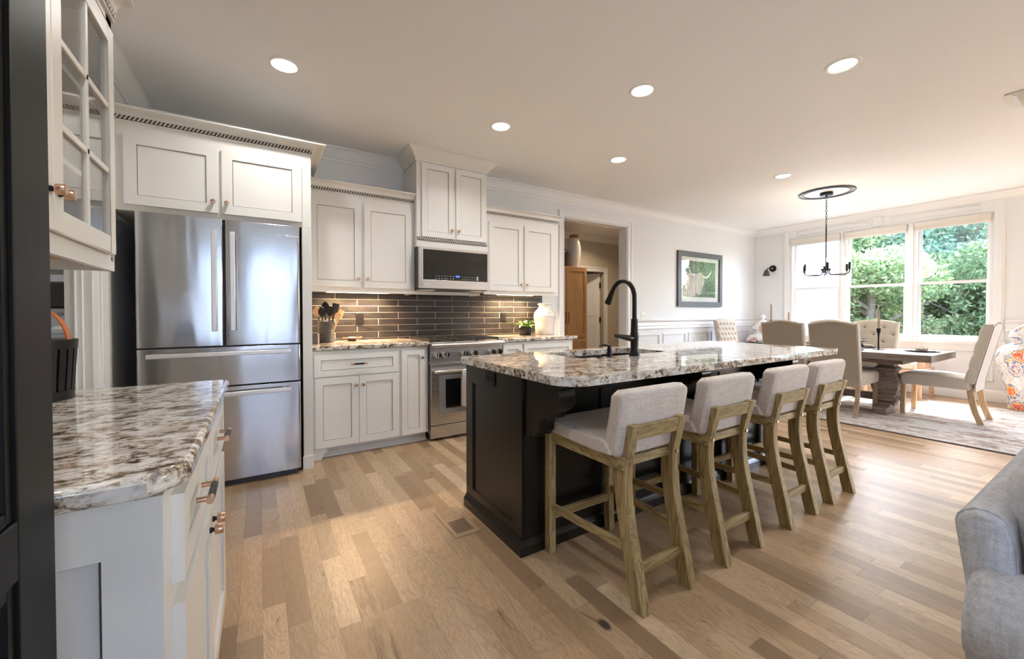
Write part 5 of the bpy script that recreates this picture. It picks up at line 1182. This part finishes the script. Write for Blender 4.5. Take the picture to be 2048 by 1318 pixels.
body = [(0, .68), (.06, .70), (.14, .68), (.24, .62), (.30, .60), (.36, .64), (.44, .66), (.52, .70), (.58, .66), (.63, .60), (.65, .45), (.60, .28), (.55, .12), (.48, .05), (.40, .14), (.36, .02), (.2, 0), (0, 0)]
b.prism([Q(*p) for p in body], .0091, .0096); part(b, 'cow', 'cow', t)
for pts in ([(.60, .62), (.68, .585), (.76, .61), (.82, .70), (.87, .80), (.86, .70), (.80, .59), (.72, .535), (.62, .55)], [(.36, .66), (.30, .64), (.24, .67), (.21, .76), (.20, .80), (.19, .70), (.23, .62), (.32, .59), (.38, .60)]):
    b = MB(F); b.prism([Q(*p) for p in pts], .0096, .0101); part(b, 'horn', 'matboard', t)
b = MB(F); b.box(a+w_, c-w_, z0+w_, z1-w_, .020, .022); part(b, 'picture_glass', 'glass', t)
# ================================================================ HALL
t = thing('maple_cabinet', 'tall honey maple cabinet in the hall beyond the opening', 'cabinet', (4.7, 5.85, 0))
b = MB(); b.box(4.15, 5.12, 5.60, 6.195, 0, 2.03); part(b, 'body', 'amber', t, bev=.003)
for u0, u1, hx_ in ((4.16, 4.625, 4.60), (4.632, 5.11, 4.66)):
    for z0, z1 in ((.75, 2.01), (.05, .735)):
        b = MB(NY(5.60)); s_ = .062; b.box(u0, u0+s_, z0, z1, 0, .02); b.box(u1-s_, u1, z0, z1, 0, .02); b.box(u0+s_, u1-s_, z0, z0+s_, 0, .02); b.box(u0+s_, u1-s_, z1-s_, z1, 0, .02); b.box(u0+s_, u1-s_, z0+s_, z1-s_, 0, .011); d = part(b, 'door', 'amber', t, bev=.002)
        if z0 > .5:
            b = MB(); b.tube([(hx_, 5.58, 1.02), (hx_, 5.55, 1.02), (hx_, 5.55, 1.20), (hx_, 5.58, 1.20)], .006, 8); part(b, 'handle', 'black', d)
t = thing('ceramic_vase', 'tall cream vase with a rope-wrapped neck on top of the maple cabinet', 'vase', (4.975, 5.78, 2.03))
b = MB(); b.lathe([(.07, 0), (.085, .01), (.115, .15), (.128, .30), (.122, .42), (.095, .52), (.075, .56), (.072, .565)], (4.975, 5.78, 2.03), 32); part(b, 'vase_body', 'ceramicwhite', t)
b = MB(); b.lathe([(.075, .555), (.086, .56), (.086, .61), (.078, .615), (.06, .612), (.06, .56)], (4.975, 5.78, 2.03), 28); part(b, 'neck_wrap', 'wickerband', t)
t = thing('wicker_basket', 'dark wicker basket with a loop handle beside the cream vase', 'basket', (4.715, 5.76, 2.03))
b = MB(); b.lathe([(.085, 0), (.10, .01), (.108, .25), (.112, .26), (.10, .26), (.09, .02)], (4.715, 5.76, 2.03), 28); part(b, 'basket_body', 'basketmat', t)
b = MB(); b.tube([(4.715+.09*math.cos(a), 5.76, 2.28+.08*math.sin(a)) for a in [PI*i/12 for i in range(13)]], .009, 8); part(b, 'loop_handle', 'basketmat', t)
# ================================================================ TREES
rng = np.random.default_rng(3)
def leafmesh(name, n, rx, rz, z0, size, mat, clumps=26):
    cc = rng.normal(size=(clumps, 3)); cc /= np.linalg.norm(cc, axis=1)[:, None]; cc *= rng.uniform(.35, .95, (clumps, 1)); cc *= (rx, rx, rz); cc[:, 2] += z0
    k = rng.integers(0, clumps, n); d = rng.normal(size=(n, 3)); d /= np.linalg.norm(d, axis=1)[:, None]; rad = rng.uniform(.6, 1.0, (n, 1))*rng.uniform(.35, .6, (clumps, 1))[k]*rx*.8
    p = cc[k]+d*rad; a = rng.normal(size=(n, 3)); a /= np.linalg.norm(a, axis=1)[:, None]; bb = np.cross(a, rng.normal(size=(n, 3))); bb /= np.linalg.norm(bb, axis=1)[:, None]
    s = size*rng.uniform(.6, 1.3, (n, 1)); V = np.stack([p-a*s, p-bb*s*.45, p+a*s, p+bb*s*.45], 1).reshape(-1, 3)
    me = bpy.data.meshes.new(name); me.vertices.add(4*n); me.vertices.foreach_set('co', V.ravel()); me.loops.add(4*n); me.loops.foreach_set('vertex_index', np.arange(4*n)); me.polygons.add(n); me.polygons.foreach_set('loop_start', np.arange(n)*4); me.polygons.foreach_set('loop_total', np.full(n, 4)); me.update(); me.validate(); me.materials.append(M[mat]); return me
protos = []
for i, (mat, n, rx, rz, z0, h, lab) in enumerate((('leafA', 30000, 1.9, 2.2, 3.6, 3.2, 'broad green tree'), ('leafB', 30000, 2.0, 2.4, 3.7, 3.2, 'bluish green tree'), ('leafC', 20000, 1.5, 1.6, 1.9, 1.8, 'low yellow-green sapling'))):
    t = thing('leafy_tree', lab, 'tree', (0, 0, -.36), group='trees outside the dining windows'); me = leafmesh('foliage', n, rx, rz, z0, .062, mat); o = bpy.data.objects.new('foliage', me); C.objects.link(o); o.parent = t
    b = MB(); b.tube([(0, 0, 0), (.05, .03, h*.5), (-.04, .05, h), (.03, -.02, h*1.5)], [.13, .10, .08, .03], 10)
    for k_ in range(5): a = k_*1.3+i; b.tube([(0, .03, h*(.5+.1*k_)), (.6*math.cos(a), .6*math.sin(a), h*(.75+.1*k_)), (1.2*math.cos(a), 1.2*math.sin(a), h*(.95+.1*k_))], [.05, .03, .012], 6)
    b.build('trunk', 'bark', t); protos.append(t)
spots = [(0, 18.0, 7.2), (1, 18.2, 3.2), (2, 15.2, 5.6), (2, 15.6, 2.3), (2, 16.4, 8.6), (0, 21.5, 5.4), (1, 22.4, 9.6), (0, 19.5, -.9), (2, 15.4, -.8), (2, 17.0, 4.1), (2, 17.4, 6.9), (2, 17.6, 1.0), (2, 13.2, 3.9), (2, 20.5, 3.6), (2, 20.8, 1.6), (2, 21.2, 5.6), (2, 21.6, 7.8), (2, 18.9, 4.9), (1, 26, 1.5), (0, 26.5, 7.4), (1, 27, 12.5), (0, 23.5, -4.5)]
seen = set(); tree_words = {0: 'broad green tree', 1: 'bluish green tree', 2: 'low yellow-green sapling'}
for n_, (k_, x, y) in enumerate(spots):
    lab = tree_words[k_]+' outside the dining windows'
    if k_ in seen: o = copy_tree(protos[k_], loc=(x, y, -.36), rz=n_*1.7, label=lab)
    else: o = protos[k_]; o.location = (x, y, -.36); o['label'] = lab; seen.add(k_)
    o['group'] = {0: 'broad green trees', 1: 'bluish green trees', 2: 'yellow-green saplings'}[k_]
    if k_ != 2: o.scale = (1.25, 1.25, 1.2)
